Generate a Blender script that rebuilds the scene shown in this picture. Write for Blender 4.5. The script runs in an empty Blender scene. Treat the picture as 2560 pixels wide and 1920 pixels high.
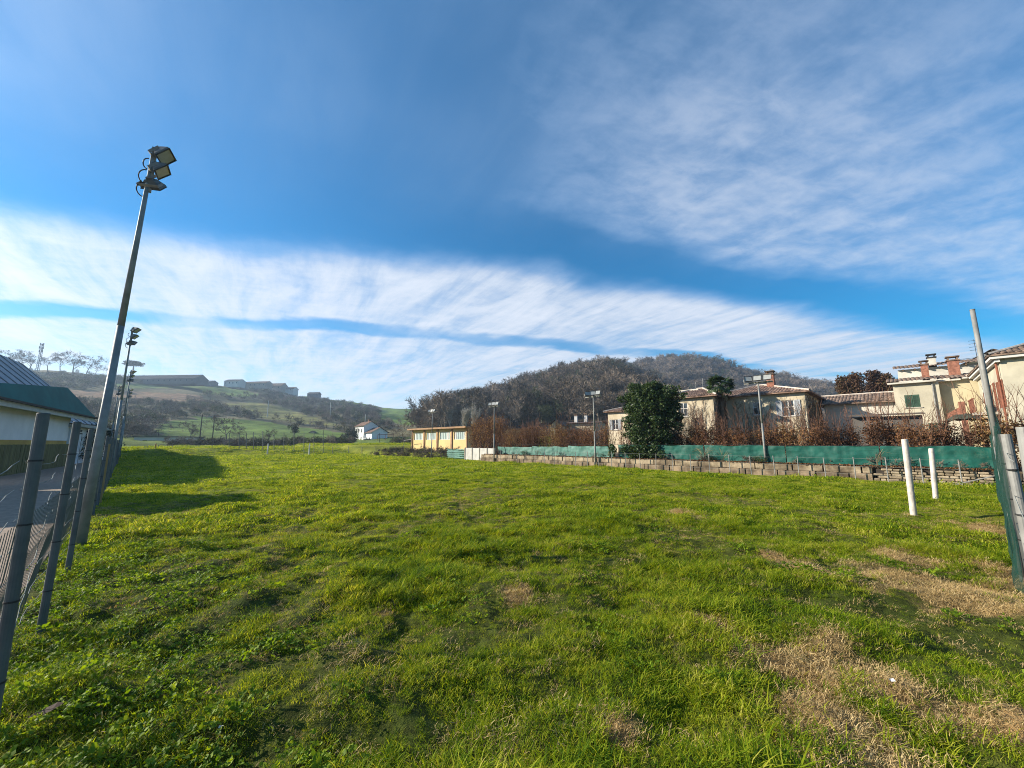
import bpy, bmesh, math, random
import numpy as np
from mathutils import Vector, Matrix
random.seed(7); rng = np.random.default_rng(7)
R = math.radians
sc = bpy.context.scene

# ------------------------------------------------------------------ camera
FPX = 960.0                                   # focal length in photograph pixels (2560 wide)
PITCH = math.atan(147/960.0)
EYE = 1.6
cd = bpy.data.cameras.new('camera'); cam = bpy.data.objects.new('camera', cd)
sc.collection.objects.link(cam); sc.camera = cam
cam.location = (0, 0, EYE); cam.rotation_euler = (math.pi/2+PITCH, 0, 0)
cd.sensor_width = 36; cd.lens = 36*FPX/2560; cd.clip_start = .05; cd.clip_end = 6000

# ------------------------------------------------------------------ light
SUN_AZ, SUN_EL = R(-84), R(22)                # azimuth clockwise from +Y
sun_dir = Vector((math.sin(SUN_AZ)*math.cos(SUN_EL), math.cos(SUN_AZ)*math.cos(SUN_EL), math.sin(SUN_EL)))
ld = bpy.data.lights.new('sun', 'SUN'); sun = bpy.data.objects.new('sun', ld)
sc.collection.objects.link(sun)
ld.energy = 5.0; ld.angle = R(.53); ld.color = (1, .9, .74)
sun.rotation_euler = (-sun_dir).to_track_quat('-Z', 'Y').to_euler(); sun.location = (-60, 10, 60)

class NT:
    """tiny helper to write node math"""
    def __init__(s, nt): s.nt = nt; s.n = nt.nodes; s.l = nt.links
    def new(s, t, **kw):
        n = s.n.new(t)
        for k, v in kw.items(): setattr(n, k, v)
        return n
    def put(s, sock, v):
        if isinstance(v, bpy.types.NodeSocket): s.l.new(v, sock)
        elif v is not None: sock.default_value = v
    def m(s, op, a, b=None, c=None, clamp=False):
        n = s.new('ShaderNodeMath', operation=op, use_clamp=clamp)
        s.put(n.inputs[0], a); s.put(n.inputs[1], b); s.put(n.inputs[2], c)
        return n.outputs[0]
    def ss(s, x, a, b, lo=0.0, hi=1.0):
        n = s.new('ShaderNodeMapRange', interpolation_type='SMOOTHSTEP')
        s.put(n.inputs[0], x)
        if a <= b: n.inputs[1].default_value = a; n.inputs[2].default_value = b; n.inputs[3].default_value = lo; n.inputs[4].default_value = hi
        else: n.inputs[1].default_value = b; n.inputs[2].default_value = a; n.inputs[3].default_value = hi; n.inputs[4].default_value = lo
        return n.outputs[0]
    def comb(s, x, y, z=0.0):
        n = s.new('ShaderNodeCombineXYZ'); s.put(n.inputs[0], x); s.put(n.inputs[1], y); s.put(n.inputs[2], z)
        return n.outputs[0]
    def noise(s, vec, scale, detail=4, rough=.5, dist=0.0, out=0):
        n = s.new('ShaderNodeTexNoise'); s.put(n.inputs['Vector'], vec)
        n.inputs['Scale'].default_value = scale; n.inputs['Detail'].default_value = detail
        n.inputs['Roughness'].default_value = rough; n.inputs['Distortion'].default_value = dist
        return n.outputs[out]
    def mix(s, f, a, b, blend='MIX'):
        n = s.new('ShaderNodeMix', data_type='RGBA', blend_type=blend)
        s.put(n.inputs[0], f); s.put(n.inputs[6], a); s.put(n.inputs[7], b)
        return n.outputs[2]

# ------------------------------------------------------------------ sky: Nishita air with a sheet of cirrus
world = bpy.data.worlds.new('World'); sc.world = world; world.use_nodes = True
w = NT(world.node_tree); w.n.clear()
SKY_STRENGTH = .066
out = w.new('ShaderNodeOutputWorld'); bg = w.new('ShaderNodeBackground')
bg.inputs[1].default_value = SKY_STRENGTH
sky = w.new('ShaderNodeTexSky', sky_type='NISHITA', sun_disc=False)
sky.sun_elevation = SUN_EL; sky.sun_rotation = SUN_AZ
sky.air_density = 1.0; sky.dust_density = .15; sky.ozone_density = 2.2; sky.altitude = 200
hs = w.new('ShaderNodeHueSaturation'); hs.inputs['Saturation'].default_value = 1.75; hs.inputs['Value'].default_value = 1.1
hs.inputs['Hue'].default_value = .497
w.l.new(sky.outputs[0], hs.inputs['Color'])
tc = w.new('ShaderNodeTexCoord'); sp = w.new('ShaderNodeSeparateXYZ'); w.l.new(tc.outputs['Generated'], sp.inputs[0])
dx, dy, dz = sp.outputs
zc = w.m('ADD', w.m('MAXIMUM', dz, 0.0), .05)
px, py = w.m('DIVIDE', dx, zc), w.m('DIVIDE', dy, zc)          # position on the cloud sheet
P2 = w.comb(px, py)
warp = w.m('MULTIPLY', w.m('SUBTRACT', w.noise(P2, .9, 3, .5), .5), .55)
warp2 = w.m('MULTIPLY', w.m('SUBTRACT', w.noise(P2, 3.2, 4, .6), .5), .22)
s0 = w.m('SUBTRACT', py, w.m('MULTIPLY', px, .27))             # across the cloud bands
s_ = w.m('ADD', w.m('ADD', s0, warp), warp2)
t0 = w.m('ADD', px, w.m('MULTIPLY', py, .27))                   # along them
# fibres drawn out across the band and fine mackerel ripples
fib = w.noise(w.comb(w.m('ADD', w.m('MULTIPLY', px, 1.1), w.m('MULTIPLY', py, .75)), w.m('SUBTRACT', w.m('MULTIPLY', py, .28), w.m('MULTIPLY', px, .16)), 0.0), 3.4, 8, .60, .5)
fine = w.noise(w.comb(w.m('ADD', w.m('MULTIPLY', px, 1.1), w.m('MULTIPLY', py, .6)), w.m('SUBTRACT', w.m('MULTIPLY', py, .16), w.m('MULTIPLY', px, .10)), 3.0), 13.0, 6, .6, .3)
rip = w.noise(w.comb(w.m('MULTIPLY', s0, 1.0), w.m('MULTIPLY', t0, .55), .7), 9.0, 7, .62, .25)
big = w.noise(P2, .65, 4, .55)
band1 = w.m('MULTIPLY', w.ss(s_, 1.72, 2.12), w.m('SUBTRACT', 1.0, w.m('MULTIPLY', w.ss(w.m('ABSOLUTE', w.m('SUBTRACT', s_, 3.12)), .20, .06), w.ss(w.noise(P2, .8, 3, .5), .35, .6, .25, .85))))
d1 = w.m('MULTIPLY', band1, w.ss(w.m('ADD', w.m('MULTIPLY', fib, .70), w.m('ADD', w.m('MULTIPLY', rip, .24), w.m('MULTIPLY', fine, .16))), .30, .74, .42, 1.0))
up = w.m('MULTIPLY', w.m('MULTIPLY', w.ss(s_, 1.56, 1.28), w.ss(s_, -.3, 1.05)), w.ss(w.m('ADD', px, warp), -.45, .8))
d2 = w.m('MULTIPLY', up, w.ss(w.m('ADD', w.m('MULTIPLY', fib, .42), w.m('MULTIPLY', rip, .72)), .32, .80, .24, .62))
veil = w.m('MULTIPLY', w.ss(s_, 1.75, 1.0), w.ss(w.m('ADD', w.m('MULTIPLY', big, .9), w.m('MULTIPLY', fib, .32)), .44, .90, .07, .36))
dotn = w.new('ShaderNodeVectorMath', operation='DOT_PRODUCT'); w.l.new(tc.outputs['Generated'], dotn.inputs[0]); dotn.inputs[1].default_value = sun_dir
glow = w.m('POWER', w.m('MAXIMUM', dotn.outputs['Value'], 0.0), 14.0)
hz = w.ss(dz, .17, .0, 0, .5)                                   # thick slant path near the horizon
dens = w.m('MAXIMUM', w.m('MAXIMUM', d1, d2), w.m('MAXIMUM', veil, hz))
dens = w.m('ADD', dens, w.m('MULTIPLY', glow, .12), clamp=True)
cl = w.mix(w.ss(dens, .05, .8), (4.9, 6.9, 10.0, 1), (7.7, 8.3, 9.4, 1))
bright = w.m('ADD', w.m('MULTIPLY', glow, .7), .72)
vm = w.new('ShaderNodeVectorMath', operation='SCALE'); w.l.new(cl, vm.inputs[0]); w.l.new(bright, vm.inputs['Scale'])
w.l.new(w.mix(dens, hs.outputs[0], vm.outputs[0]), bg.inputs[0])
w.l.new(bg.outputs[0], out.inputs[0])

sc.view_settings.view_transform = 'Standard'; sc.view_settings.look = 'None'
sc.view_settings.exposure = 1.15; sc.view_settings.use_curve_mapping = False
sc.render.engine = 'CYCLES'
cy = sc.cycles
cy.max_bounces = 6; cy.diffuse_bounces = 2; cy.glossy_bounces = 2; cy.transmission_bounces = 3
cy.transparent_max_bounces = 8; cy.volume_bounces = 0; cy.use_denoising = True; cy.denoising_prefilter = 'NONE'; cy.use_adaptive_sampling = False; cy.filter_width = 1.0
cy.sample_clamp_indirect = 4
try: cy.denoiser = 'OPENIMAGEDENOISE'
except Exception: pass
# ------------------------------------------------------------------ geometry of the place
def ray(u, v):
    xc = (u-1280)/FPX; yc = (960-v)/FPX
    return xc, math.cos(PITCH)-yc*math.sin(PITCH), math.sin(PITCH)+yc*math.cos(PITCH)
def gp(u, v, z=0.0):
    x, y, q = ray(u, v); t = (z-EYE)/q
    return Vector((x*t, y*t, z))
def at(u, v, Y):
    x, y, q = ray(u, v); t = Y/y
    return Vector((x*t, Y, EYE+q*t))
ANG = R(-45.16)
eA = Vector((-math.cos(ANG), -math.sin(ANG)))     # along the ground, away from the viewer
nB = Vector((-math.sin(ANG), math.cos(ANG)))      # across the ground, towards the houses
def W(a, b, z=0.0): return Vector((a*eA.x+b*nB.x, a*eA.y+b*nB.y, z))
def onb(u, v, b):
    x, y, q = ray(u, v); t = b/(x*nB.x+y*nB.y)
    return x*t*eA.x+y*t*eA.y, EYE+q*t             # a, z on the plane b = const

# ------------------------------------------------------------------ materials
MATS = {}
def M(name, col, var=.18, scale=3.0, rough=.85, bump=.25, bscale=30.0, metal=0.0, col2=None, spec=.3, detail=5, stretch=(1, 1, 1), trans=0.0):
    if name in MATS: return MATS[name]
    m = bpy.data.materials.new(name); m.use_nodes = True; t = NT(m.node_tree)
    b = t.n['Principled BSDF']
    g = t.new('ShaderNodeNewGeometry'); mp = t.new('ShaderNodeMapping'); t.l.new(g.outputs['Position'], mp.inputs[0]); mp.inputs['Scale'].default_value = stretch
    nz = t.noise(mp.outputs[0], scale, detail, .6)
    c1 = tuple(c*(1-var) for c in col)+(1,)
    c2 = tuple(min(1, c*(1+var)) for c in (col2 or col))+(1,)
    t.l.new(t.mix(t.ss(nz, .32, .68), c1, c2), b.inputs['Base Color'])
    b.inputs['Roughness'].default_value = rough; b.inputs['Metallic'].default_value = metal
    b.inputs['Specular IOR Level'].default_value = spec
    if bump:
        bp = t.new('ShaderNodeBump'); bp.inputs['Strength'].default_value = bump; bp.inputs['Distance'].default_value = .02
        t.l.new(t.noise(mp.outputs[0], bscale, 4, .6), bp.inputs['Height']); t.l.new(bp.outputs[0], b.inputs['Normal'])
    MATS[name] = m
    return m
def leafmat(name, cols, trans=.35, rough=.55, scale=.6, spec=.35, wi=.35, wl=.5):
    """leaves and blades: colour per instance and per region, light shines through"""
    if name in MATS: return MATS[name]
    m = bpy.data.materials.new(name); m.use_nodes = True; t = NT(m.node_tree)
    b = t.n['Principled BSDF']; o = t.n['Material Output']
    g = t.new('ShaderNodeNewGeometry'); oi = t.new('ShaderNodeObjectInfo')
    nz = t.noise(g.outputs['Position'], scale, 4, .6)
    isl = g.outputs['Random Per Island']
    f = t.m('ADD', t.m('MULTIPLY', nz, .9), t.m('ADD', t.m('MULTIPLY', oi.outputs['Random'], wi), t.m('SUBTRACT', t.m('MULTIPLY', isl, wl), (wi+wl)/2-.03)))
    cr = t.new('ShaderNodeValToRGB'); el = cr.color_ramp.elements
    while len(el) < len(cols): el.new(.5)
    for i, c in enumerate(cols): el[i].position = .12+.76*i/max(1, len(cols)-1); el[i].color = tuple(c)+(1,)
    t.l.new(f, cr.inputs[0])
    t.l.new(cr.outputs[0], b.inputs['Base Color']); b.inputs['Roughness'].default_value = rough; b.inputs['Specular IOR Level'].default_value = spec
    if trans:
        tr = t.new('ShaderNodeBsdfTranslucent'); t.l.new(t.mix(1.0, cr.outputs[0], (1.5, 1.35, .6, 1), 'MULTIPLY'), tr.inputs[0])
        mx = t.new('ShaderNodeMixShader'); mx.inputs[0].default_value = trans
        t.l.new(b.outputs[0], mx.inputs[1]); t.l.new(tr.outputs[0], mx.inputs[2]); t.l.new(mx.outputs[0], o.inputs[0])
    MATS[name] = m
    return m

# ------------------------------------------------------------------ mesh builder
class MB:
    def __init__(s): s.v = []; s.f = []
    def add(s, vs, fs):
        k = len(s.v); s.v += [tuple(p) for p in vs]; s.f += [tuple(k+i for i in f) for f in fs]; return s
    def quad(s, a, b, c, d): return s.add([a, b, c, d], [(0, 1, 2, 3)])
    def tri(s, a, b, c): return s.add([a, b, c], [(0, 1, 2)])
    def box(s, x0, x1, y0, y1, z0, z1, M4=None):
        vs = [Vector(p) for p in ((x0,y0,z0),(x1,y0,z0),(x1,y1,z0),(x0,y1,z0),(x0,y0,z1),(x1,y0,z1),(x1,y1,z1),(x0,y1,z1))]
        if M4: vs = [M4 @ p for p in vs]
        return s.add(vs, [(3,2,1,0),(4,5,6,7),(0,1,5,4),(1,2,6,5),(2,3,7,6),(3,0,4,7)])
    def cham(s, x0, x1, y0, y1, z0, z1, c=.02, M4=None):
        """box with chamfered vertical and horizontal edges (rounded block)"""
        vs = []
        for z, i in ((z0, c), (z0+c, 0), (z1-c, 0), (z1, c)):
            a0, a1, b0, b1 = x0+i, x1-i, y0+i, y1-i
            vs += [(a0+c,b0,z),(a1-c,b0,z),(a1,b0+c,z),(a1,b1-c,z),(a1-c,b1,z),(a0+c,b1,z),(a0,b1-c,z),(a0,b0+c,z)]
        vs = [Vector(p) for p in vs]
        if M4: vs = [M4 @ p for p in vs]
        fs = [tuple(range(7, -1, -1)), tuple(range(24, 32))]
        for k in range(3):
            for i in range(8): fs.append((k*8+i, k*8+(i+1) % 8, k*8+8+(i+1) % 8, k*8+8+i))
        return s.add(vs, fs)
    def tube(s, p0, p1, r0, r1=None, n=6, cap=True):
        r1 = r0 if r1 is None else r1
        p0, p1 = Vector(p0), Vector(p1); d = p1-p0
        if d.length < 1e-6: return s
        d.normalize(); up = Vector((0, 0, 1)) if abs(d.z) < .9 else Vector((1, 0, 0))
        a = d.cross(up).normalized(); b = d.cross(a)
        k = len(s.v)
        for p, r in ((p0, r0), (p1, r1)):
            for i in range(n):
                th = 2*math.pi*i/n; q = p+(a*math.cos(th)+b*math.sin(th))*r; s.v.append(tuple(q))
        for i in range(n): s.f.append((k+i, k+(i+1) % n, k+n+(i+1) % n, k+n+i))
        if cap: s.f.append(tuple(k+i for i in range(n-1, -1, -1))); s.f.append(tuple(k+n+i for i in range(n)))
        return s
    def path(s, pts, r, n=5):
        for i in range(len(pts)-1):
            ra = r[i] if isinstance(r, (list, tuple)) else r; rb = r[i+1] if isinstance(r, (list, tuple)) else r
            s.tube(pts[i], pts[i+1], ra, rb, n, cap=False)
        return s
    def mesh(s, name, mat, smooth=False):
        me = bpy.data.meshes.new(name); me.from_pydata(s.v, [], s.f)
        if mat: me.materials.append(mat)
        if smooth: me.polygons.foreach_set('use_smooth', [True]*len(me.polygons))
        me.update(); return me
    def build(s, name, mat, parent=None, smooth=False):
        o = bpy.data.objects.new(name, s.mesh(name, mat, smooth)); sc.collection.objects.link(o)
        if parent: o.parent = parent
        return o
def np_mesh(name, verts, faces, mat, smooth=False):
    """verts (N,3), faces (M,3|4)"""
    me = bpy.data.meshes.new(name); k = faces.shape[1]
    me.vertices.add(len(verts)); me.vertices.foreach_set('co', np.ascontiguousarray(verts, dtype=np.float32).ravel())
    me.loops.add(faces.size); me.loops.foreach_set('vertex_index', np.ascontiguousarray(faces, dtype=np.int32).ravel())
    me.polygons.add(len(faces)); me.polygons.foreach_set('loop_start', np.arange(0, faces.size, k, dtype=np.int32))
    me.update(calc_edges=True)
    if smooth: me.polygons.foreach_set('use_smooth', np.ones(len(faces), dtype=bool))
    if mat: me.materials.append(mat)
    me.validate(); return me
def link(name, me, parent=None):
    o = bpy.data.objects.new(name, me); sc.collection.objects.link(o)
    if parent: o.parent = parent
    return o
def tag(o, label=None, cat=None, group=None, kind=None):
    if label: o['label'] = label
    if cat: o['category'] = cat
    if group: o['group'] = group
    if kind: o['kind'] = kind
    return o
def empty(name, loc=(0, 0, 0), rz=0.0, label=None, cat=None, group=None):
    o = bpy.data.objects.new(name, None); sc.collection.objects.link(o)
    o.location = loc; o.rotation_euler = (0, 0, rz); o.empty_display_size = .2
    return tag(o, label, cat, group)
def copy_tree(o, parent=None):
    c = o.copy(); sc.collection.objects.link(c); c.parent = parent
    for ch in list(o.children): copy_tree(ch, c)
    return c

# ------------------------------------------------------------------ noise for the terrain
_perm = rng.permutation(512); _grad = rng.normal(size=(512, 2)); _grad /= np.linalg.norm(_grad, axis=1)[:, None]
def pn(x, y):
    xi = np.floor(x).astype(int); yi = np.floor(y).astype(int); xf = x-xi; yf = y-yi
    def g(ix, iy, fx, fy):
        h = _grad[_perm[(_perm[ix & 511]+iy) & 511]]; return h[..., 0]*fx+h[..., 1]*fy
    u = xf*xf*xf*(xf*(xf*6-15)+10); v = yf*yf*yf*(yf*(yf*6-15)+10)
    a = g(xi, yi, xf, yf); b = g(xi+1, yi, xf-1, yf); c = g(xi, yi+1, xf, yf-1); d = g(xi+1, yi+1, xf-1, yf-1)
    return (a+u*(b-a)+v*((c+u*(d-c))-(a+u*(b-a))))*1.5
def fbm(x, y, o=4):
    r = 0; a = 1.0; f = 1.0
    for _ in range(o): r = r+a*pn(x*f, y*f+17.3*_); a *= .5; f *= 2.03
    return r
def sst(x, a, b):
    t = np.clip((x-a)/(b-a), 0, 1); return t*t*(3-2*t)

def prof(pts):
    az = []; te = []
    for u, v in pts:
        x, y, q = ray(u, v); az.append(math.atan2(x, y)); te.append(q/math.hypot(x, y))
    return np.array(az), np.array(te)
PL = prof([(-900,890),(-300,895),(0,921),(100,927),(280,940),(480,956),(560,966),(740,990),(860,1003),(960,1019),(1050,1026),(1120,1034),(1300,1065),(1500,1090),(2560,1100)])
P1 = prof([(-300,1104),(700,1104),(850,1095),(950,1062),(1040,1049),(1100,1029),(1160,1012),(1200,1001),(1260,987),(1330,967),(1400,944),(1470,931),(1530,922),(1590,948),(1640,980),(1700,1010),(1760,1019),(1820,1054),(1900,1080),(2100,1095),(2560,1100)])
P2h = prof([(-300,1104),(1200,1090),(1300,1046),(1400,986),(1500,951),(1560,931),(1600,914),(1680,902),(1760,905),(1830,926),(1870,943),(1950,954),(2000,963),(2060,974),(2100,983),(2250,991),(2400,996),(2700,998)])
DL, D1, D2 = 470.0, 290.0, 520.0
def ab(x, y): return x*eA.x+y*eA.y, x*nB.x+y*nB.y
def terrain(x, y, fine=True):
    r = np.hypot(x, y)+1e-6; az = np.arctan2(x, y)
    def hill(P, D, foot, p):
        H = EYE+D*np.interp(az, *P); t = (r-foot)/(D-foot)
        return np.where(t < 1, np.clip(t, 0, 1)**p*H, H*np.clip(1-.10*(t-1), .3, 1))
    hl = hill(PL, DL, 110, 1.15); h1 = hill(P1, D1, 95, 1.0); h2 = hill(P2h, D2, 250, 1.0)
    z = np.maximum(np.maximum(hl, h1), h2)
    z = z+fbm(x/38, y/38, 3)*np.clip((r-120)/160, 0, 1)*2.2
    a, b = ab(x, y)
    inf = (1-sst(r, 80, 120))
    # low grassy bank beyond the far end
    bank = .75*sst(a+.35*b+1.6*pn(x/6, y/6), 62, 68)+.42*fbm(x/9, y/5, 2)*sst(a, 60, 66)
    z = z+bank*(1-sst(r, 90, 200))
    z = z+.5*sst(b, 23.2, 24.5)*sst(a, 27, 31)*inf
    # hummocks of the sports ground
    if fine:
        q = sst(b, -.9, -.3)*(1-sst(b, 22.4, 23.0))
        near = 1-sst(r, 25, 70)
        z = z+q*((.088*fbm(x/1.3, y/1.3, 3))*(.45+.55*near)+.05*fbm(x/.42, y/.42, 2)*(1-sst(r, 6, 22)))+q*.05*fbm(x/5, y/5, 2)
        z = z-.05*(1-sst(b, -.9, -.4))*inf
    return z
def tz(p): return float(terrain(np.array([p[0]]), np.array([p[1]]))[0])
def hit(u, v):
    """point of the terrain seen at a pixel of the photograph (far slopes)"""
    x, y, q = ray(u, v); h = math.hypot(x, y); rr = np.geomspace(60, 1200, 900)
    X = x/h*rr; Y = y/h*rr; Z = EYE+q/h*rr; T = terrain(X, Y, False)
    i = np.argmax(T > Z)
    if not (T > Z).any(): i = int(np.argmin(np.abs(Z-T)))
    return Vector((X[i], Y[i], T[i]))

# worn, straw-coloured patches (world positions, radius)
DRY = [(gp(u, v), rr) for u, v, rr in ((2120,1850,.42),(2060,1760,.40),(1960,1650,.40),(2180,1690,.50),(2330,1500,.55),(2250,1450,.5),(2500,1520,.55),(2400,1470,.5),(2290,1395,.5),
       (1280,1500,.24),(1180,1580,.12),(960,1535,.12),(2420,1780,.25),(2520,1800,.28),(2000,1420,.4),(2330,1370,.4),(1780,1560,.2),(2540,1440,.6),(2540,1330,.9),(1560,1840,.15),(1700,1280,.5))]
def dryness(x, y):
    d = np.full(np.shape(x), -1.0)
    for c, rr in DRY:
        k = 1-np.hypot((x-c.x)*1.0, (y-c.y)*.85)/rr
        d = np.maximum(d, k)
    d = d+.75*fbm(x/.55, y/.55, 3)+.28*pn(x/2.3, y/2.3)
    return sst(d, .0, .52)

# ------------------------------------------------------------------ ground: one sheet to the horizon, fine where the camera looks
def inpoly(u, v, poly):
    inside = np.zeros(np.shape(u), bool); j = len(poly)-1
    for i in range(len(poly)):
        xi, yi = poly[i]; xj, yj = poly[j]
        c = ((yi > v) != (yj > v)) & (u < (xj-xi)*(v-yi)/(yj-yi+1e-9)+xi); inside ^= c; j = i
    return inside
def topix(x, y, z):
    f = y*math.cos(PITCH)+(z-EYE)*math.sin(PITCH); up = -y*math.sin(PITCH)+(z-EYE)*math.cos(PITCH)
    f = np.where(f < .1, .1, f)
    return 1280+FPX*x/f, 960-FPX*up/f
FIELDS = {  # meadows and ploughland on the far slopes
 'meadow': [[(425,962),(486,954),(540,966),(610,974),(660,990),(600,992),(526,985),(488,970),(440,972)],
            [(395,1062),(490,1041),(653,1052),(747,1068),(820,1076),(900,1090),(900,1110),(395,1110)],
            [(944,1046),(956,1020),(1060,1019),(1085,1034),(1110,1052),(1015,1064)],
            [(700,972),(760,985),(860,998),(960,1012),(960,1018),(860,1006),(760,995),(716,984)],
            [(280,958),(420,962),(440,970),(300,972)]],
 'olive': [[(554,1010),(634,1006),(700,1016),(760,1036),(850,1062),(820,1066),(723,1056),(662,1048)]],
 'plough': [[(150,976),(300,976),(502,987),(520,1002),(417,1005),(150,1002)]],
}
azs = np.unique(np.concatenate([np.arange(-180, -74, 6.0), np.arange(-74, 74.01, .26), np.arange(74, 180.1, 6.0)]))*math.pi/180
rs = np.concatenate([[.35], np.geomspace(.8, 1400, 500)])
AZ, RR = np.meshgrid(azs, rs); X = RR*np.sin(AZ); Y = RR*np.cos(AZ); Z = terrain(X, Y)
na, nr = len(azs), len(rs)
V = np.stack([X, Y, Z], -1).reshape(-1, 3); V = np.vstack([V, [[0, 0, 0]]])
i, j = np.meshgrid(np.arange(nr-1), np.arange(na-1), indexing='ij'); k = (i*na+j).ravel()
Fq = np.stack([k, k+1, k+na+1, k+na], 1)[:, ::-1]
me = np_mesh('ground', V, Fq, None, True)
bm = bmesh.new(); bm.from_mesh(me); bm.verts.ensure_lookup_table(); ct = bm.verts[len(V)-1]
for q in range(na-1): bm.faces.new((ct, bm.verts[q+1], bm.verts[q]))
bm.to_mesh(me); bm.free()
# base colours of what grows or lies there
x, y, z = V[:, 0], V[:, 1], V[:, 2]; a, b = ab(x, y); r = np.hypot(x, y)
U, VV = topix(x+3*pn(x/9, y/9), y+3*pn(x/9+5, y/9), z)
C = np.zeros((len(V), 3))
def setc(mask, c): C[mask] = c
setc(slice(None), (.085, .080, .045))
turf = np.array((.128, .132, .014)); straw = np.array((.23, .155, .07)); soil = np.array((.075, .055, .030))
fm = r < 130
dm = dryness(x, y)[:, None]
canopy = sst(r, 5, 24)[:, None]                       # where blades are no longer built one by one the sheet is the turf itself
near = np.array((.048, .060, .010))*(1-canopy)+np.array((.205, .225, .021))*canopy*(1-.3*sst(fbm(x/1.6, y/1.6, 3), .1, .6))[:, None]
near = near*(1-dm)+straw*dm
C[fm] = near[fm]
hillm = (r > 105) & (y > 0)
n1 = fbm(x/14, y/14, 3)[:, None]; n2 = fbm(x/4, y/4, 2)[:, None]
C[hillm] = (np.array((.120, .110, .062))*(1+.35*n1)*(1+.15*n2))[hillm]
for nm, base in (('meadow', (.105, .165, .030)), ('olive', (.150, .150, .050)), ('plough', (.20, .125, .075))):
    for poly in FIELDS[nm]:
        mk = hillm & inpoly(U, VV, poly) & (U < 1130)
        rows = (1+(.32 if nm != 'meadow' else .10)*np.sin(z*2.6+1.5*fbm(x/25, y/25, 2)))[:, None]                # vine rows and furrows along the contour
        C[mk] = (np.array(base)*(1+.3*n1)*(1+.25*n2)*rows)[mk]
wd = hillm & (x > -20) & ~(inpoly(U, VV, FIELDS['meadow'][2])); C[wd] = (np.array((.055, .045, .032))*(1+.3*n1))[wd]
flat = (r > 100) & (z < 3.5) & (x < 5); C[flat] = (np.array((.10, .14, .030))*(1+.3*n1))[flat]
C = np.clip(C, .005, 1)
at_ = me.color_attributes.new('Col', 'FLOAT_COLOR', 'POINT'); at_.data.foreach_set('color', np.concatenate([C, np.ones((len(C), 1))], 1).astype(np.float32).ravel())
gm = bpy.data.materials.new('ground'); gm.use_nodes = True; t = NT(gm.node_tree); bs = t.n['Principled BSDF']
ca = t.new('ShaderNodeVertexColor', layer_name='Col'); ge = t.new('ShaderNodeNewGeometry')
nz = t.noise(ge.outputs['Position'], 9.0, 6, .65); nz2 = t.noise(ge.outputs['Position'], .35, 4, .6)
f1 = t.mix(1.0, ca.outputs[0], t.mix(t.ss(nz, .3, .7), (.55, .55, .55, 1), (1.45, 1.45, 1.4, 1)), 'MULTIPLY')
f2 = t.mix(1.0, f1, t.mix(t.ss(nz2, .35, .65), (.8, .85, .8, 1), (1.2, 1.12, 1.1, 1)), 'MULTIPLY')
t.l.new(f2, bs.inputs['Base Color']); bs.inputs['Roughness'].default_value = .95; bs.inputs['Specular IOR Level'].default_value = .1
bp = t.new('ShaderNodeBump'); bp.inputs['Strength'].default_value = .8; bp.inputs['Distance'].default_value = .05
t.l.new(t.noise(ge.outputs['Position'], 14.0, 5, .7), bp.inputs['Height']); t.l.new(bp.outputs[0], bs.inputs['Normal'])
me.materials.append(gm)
ground = tag(link('ground', me), kind='structure')

# ------------------------------------------------------------------ instancing (only for uncountable stuff)
def stuff(name, pts, rot, scl, idx, sources, label, cat):
    col = bpy.data.collections.new(name+'_sources')
    for k, o in enumerate(sources): o.name = '%s_src_%02d' % (name, k); col.objects.link(o)
    me = bpy.data.meshes.new(name); me.vertices.add(len(pts)); me.vertices.foreach_set('co', np.ascontiguousarray(pts, dtype=np.float32).ravel())
    for nm, ty, key, val in (('rot', 'FLOAT_VECTOR', 'vector', rot), ('scl', 'FLOAT', 'value', scl), ('idx', 'INT', 'value', idx)):
        A = me.attributes.new(nm, ty, 'POINT'); A.data.foreach_set(key, np.ascontiguousarray(val, dtype=np.int32 if ty == 'INT' else np.float32).ravel())
    me.update(); o = link(name, me); tag(o, label, cat, kind='stuff')
    ng = bpy.data.node_groups.new(name, 'GeometryNodeTree')
    ng.interface.new_socket('Geometry', in_out='INPUT', socket_type='NodeSocketGeometry'); ng.interface.new_socket('Geometry', in_out='OUTPUT', socket_type='NodeSocketGeometry')
    N = ng.nodes; L = ng.links
    gi = N.new('NodeGroupInput'); go = N.new('NodeGroupOutput'); iop = N.new('GeometryNodeInstanceOnPoints'); ci = N.new('GeometryNodeCollectionInfo')
    ci.inputs['Collection'].default_value = col; ci.inputs['Separate Children'].default_value = True; ci.inputs['Reset Children'].default_value = True
    L.new(gi.outputs[0], iop.inputs['Points']); L.new(ci.outputs[0], iop.inputs['Instance']); iop.inputs['Pick Instance'].default_value = True
    def attr(nm, ty):
        n = N.new('GeometryNodeInputNamedAttribute'); n.data_type = ty; n.inputs[0].default_value = nm; return n.outputs[0]
    L.new(attr('idx', 'INT'), iop.inputs['Instance Index']); L.new(attr('scl', 'FLOAT'), iop.inputs['Scale'])
    er = N.new('FunctionNodeEulerToRotation'); L.new(attr('rot', 'FLOAT_VECTOR'), er.inputs[0]); L.new(er.outputs[0], iop.inputs['Rotation'])
    L.new(iop.outputs[0], go.inputs[0])
    md = o.modifiers.new('scatter', 'NODES'); md.node_group = ng
    return o
def src(me): return bpy.data.objects.new(me.name, me)

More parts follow.
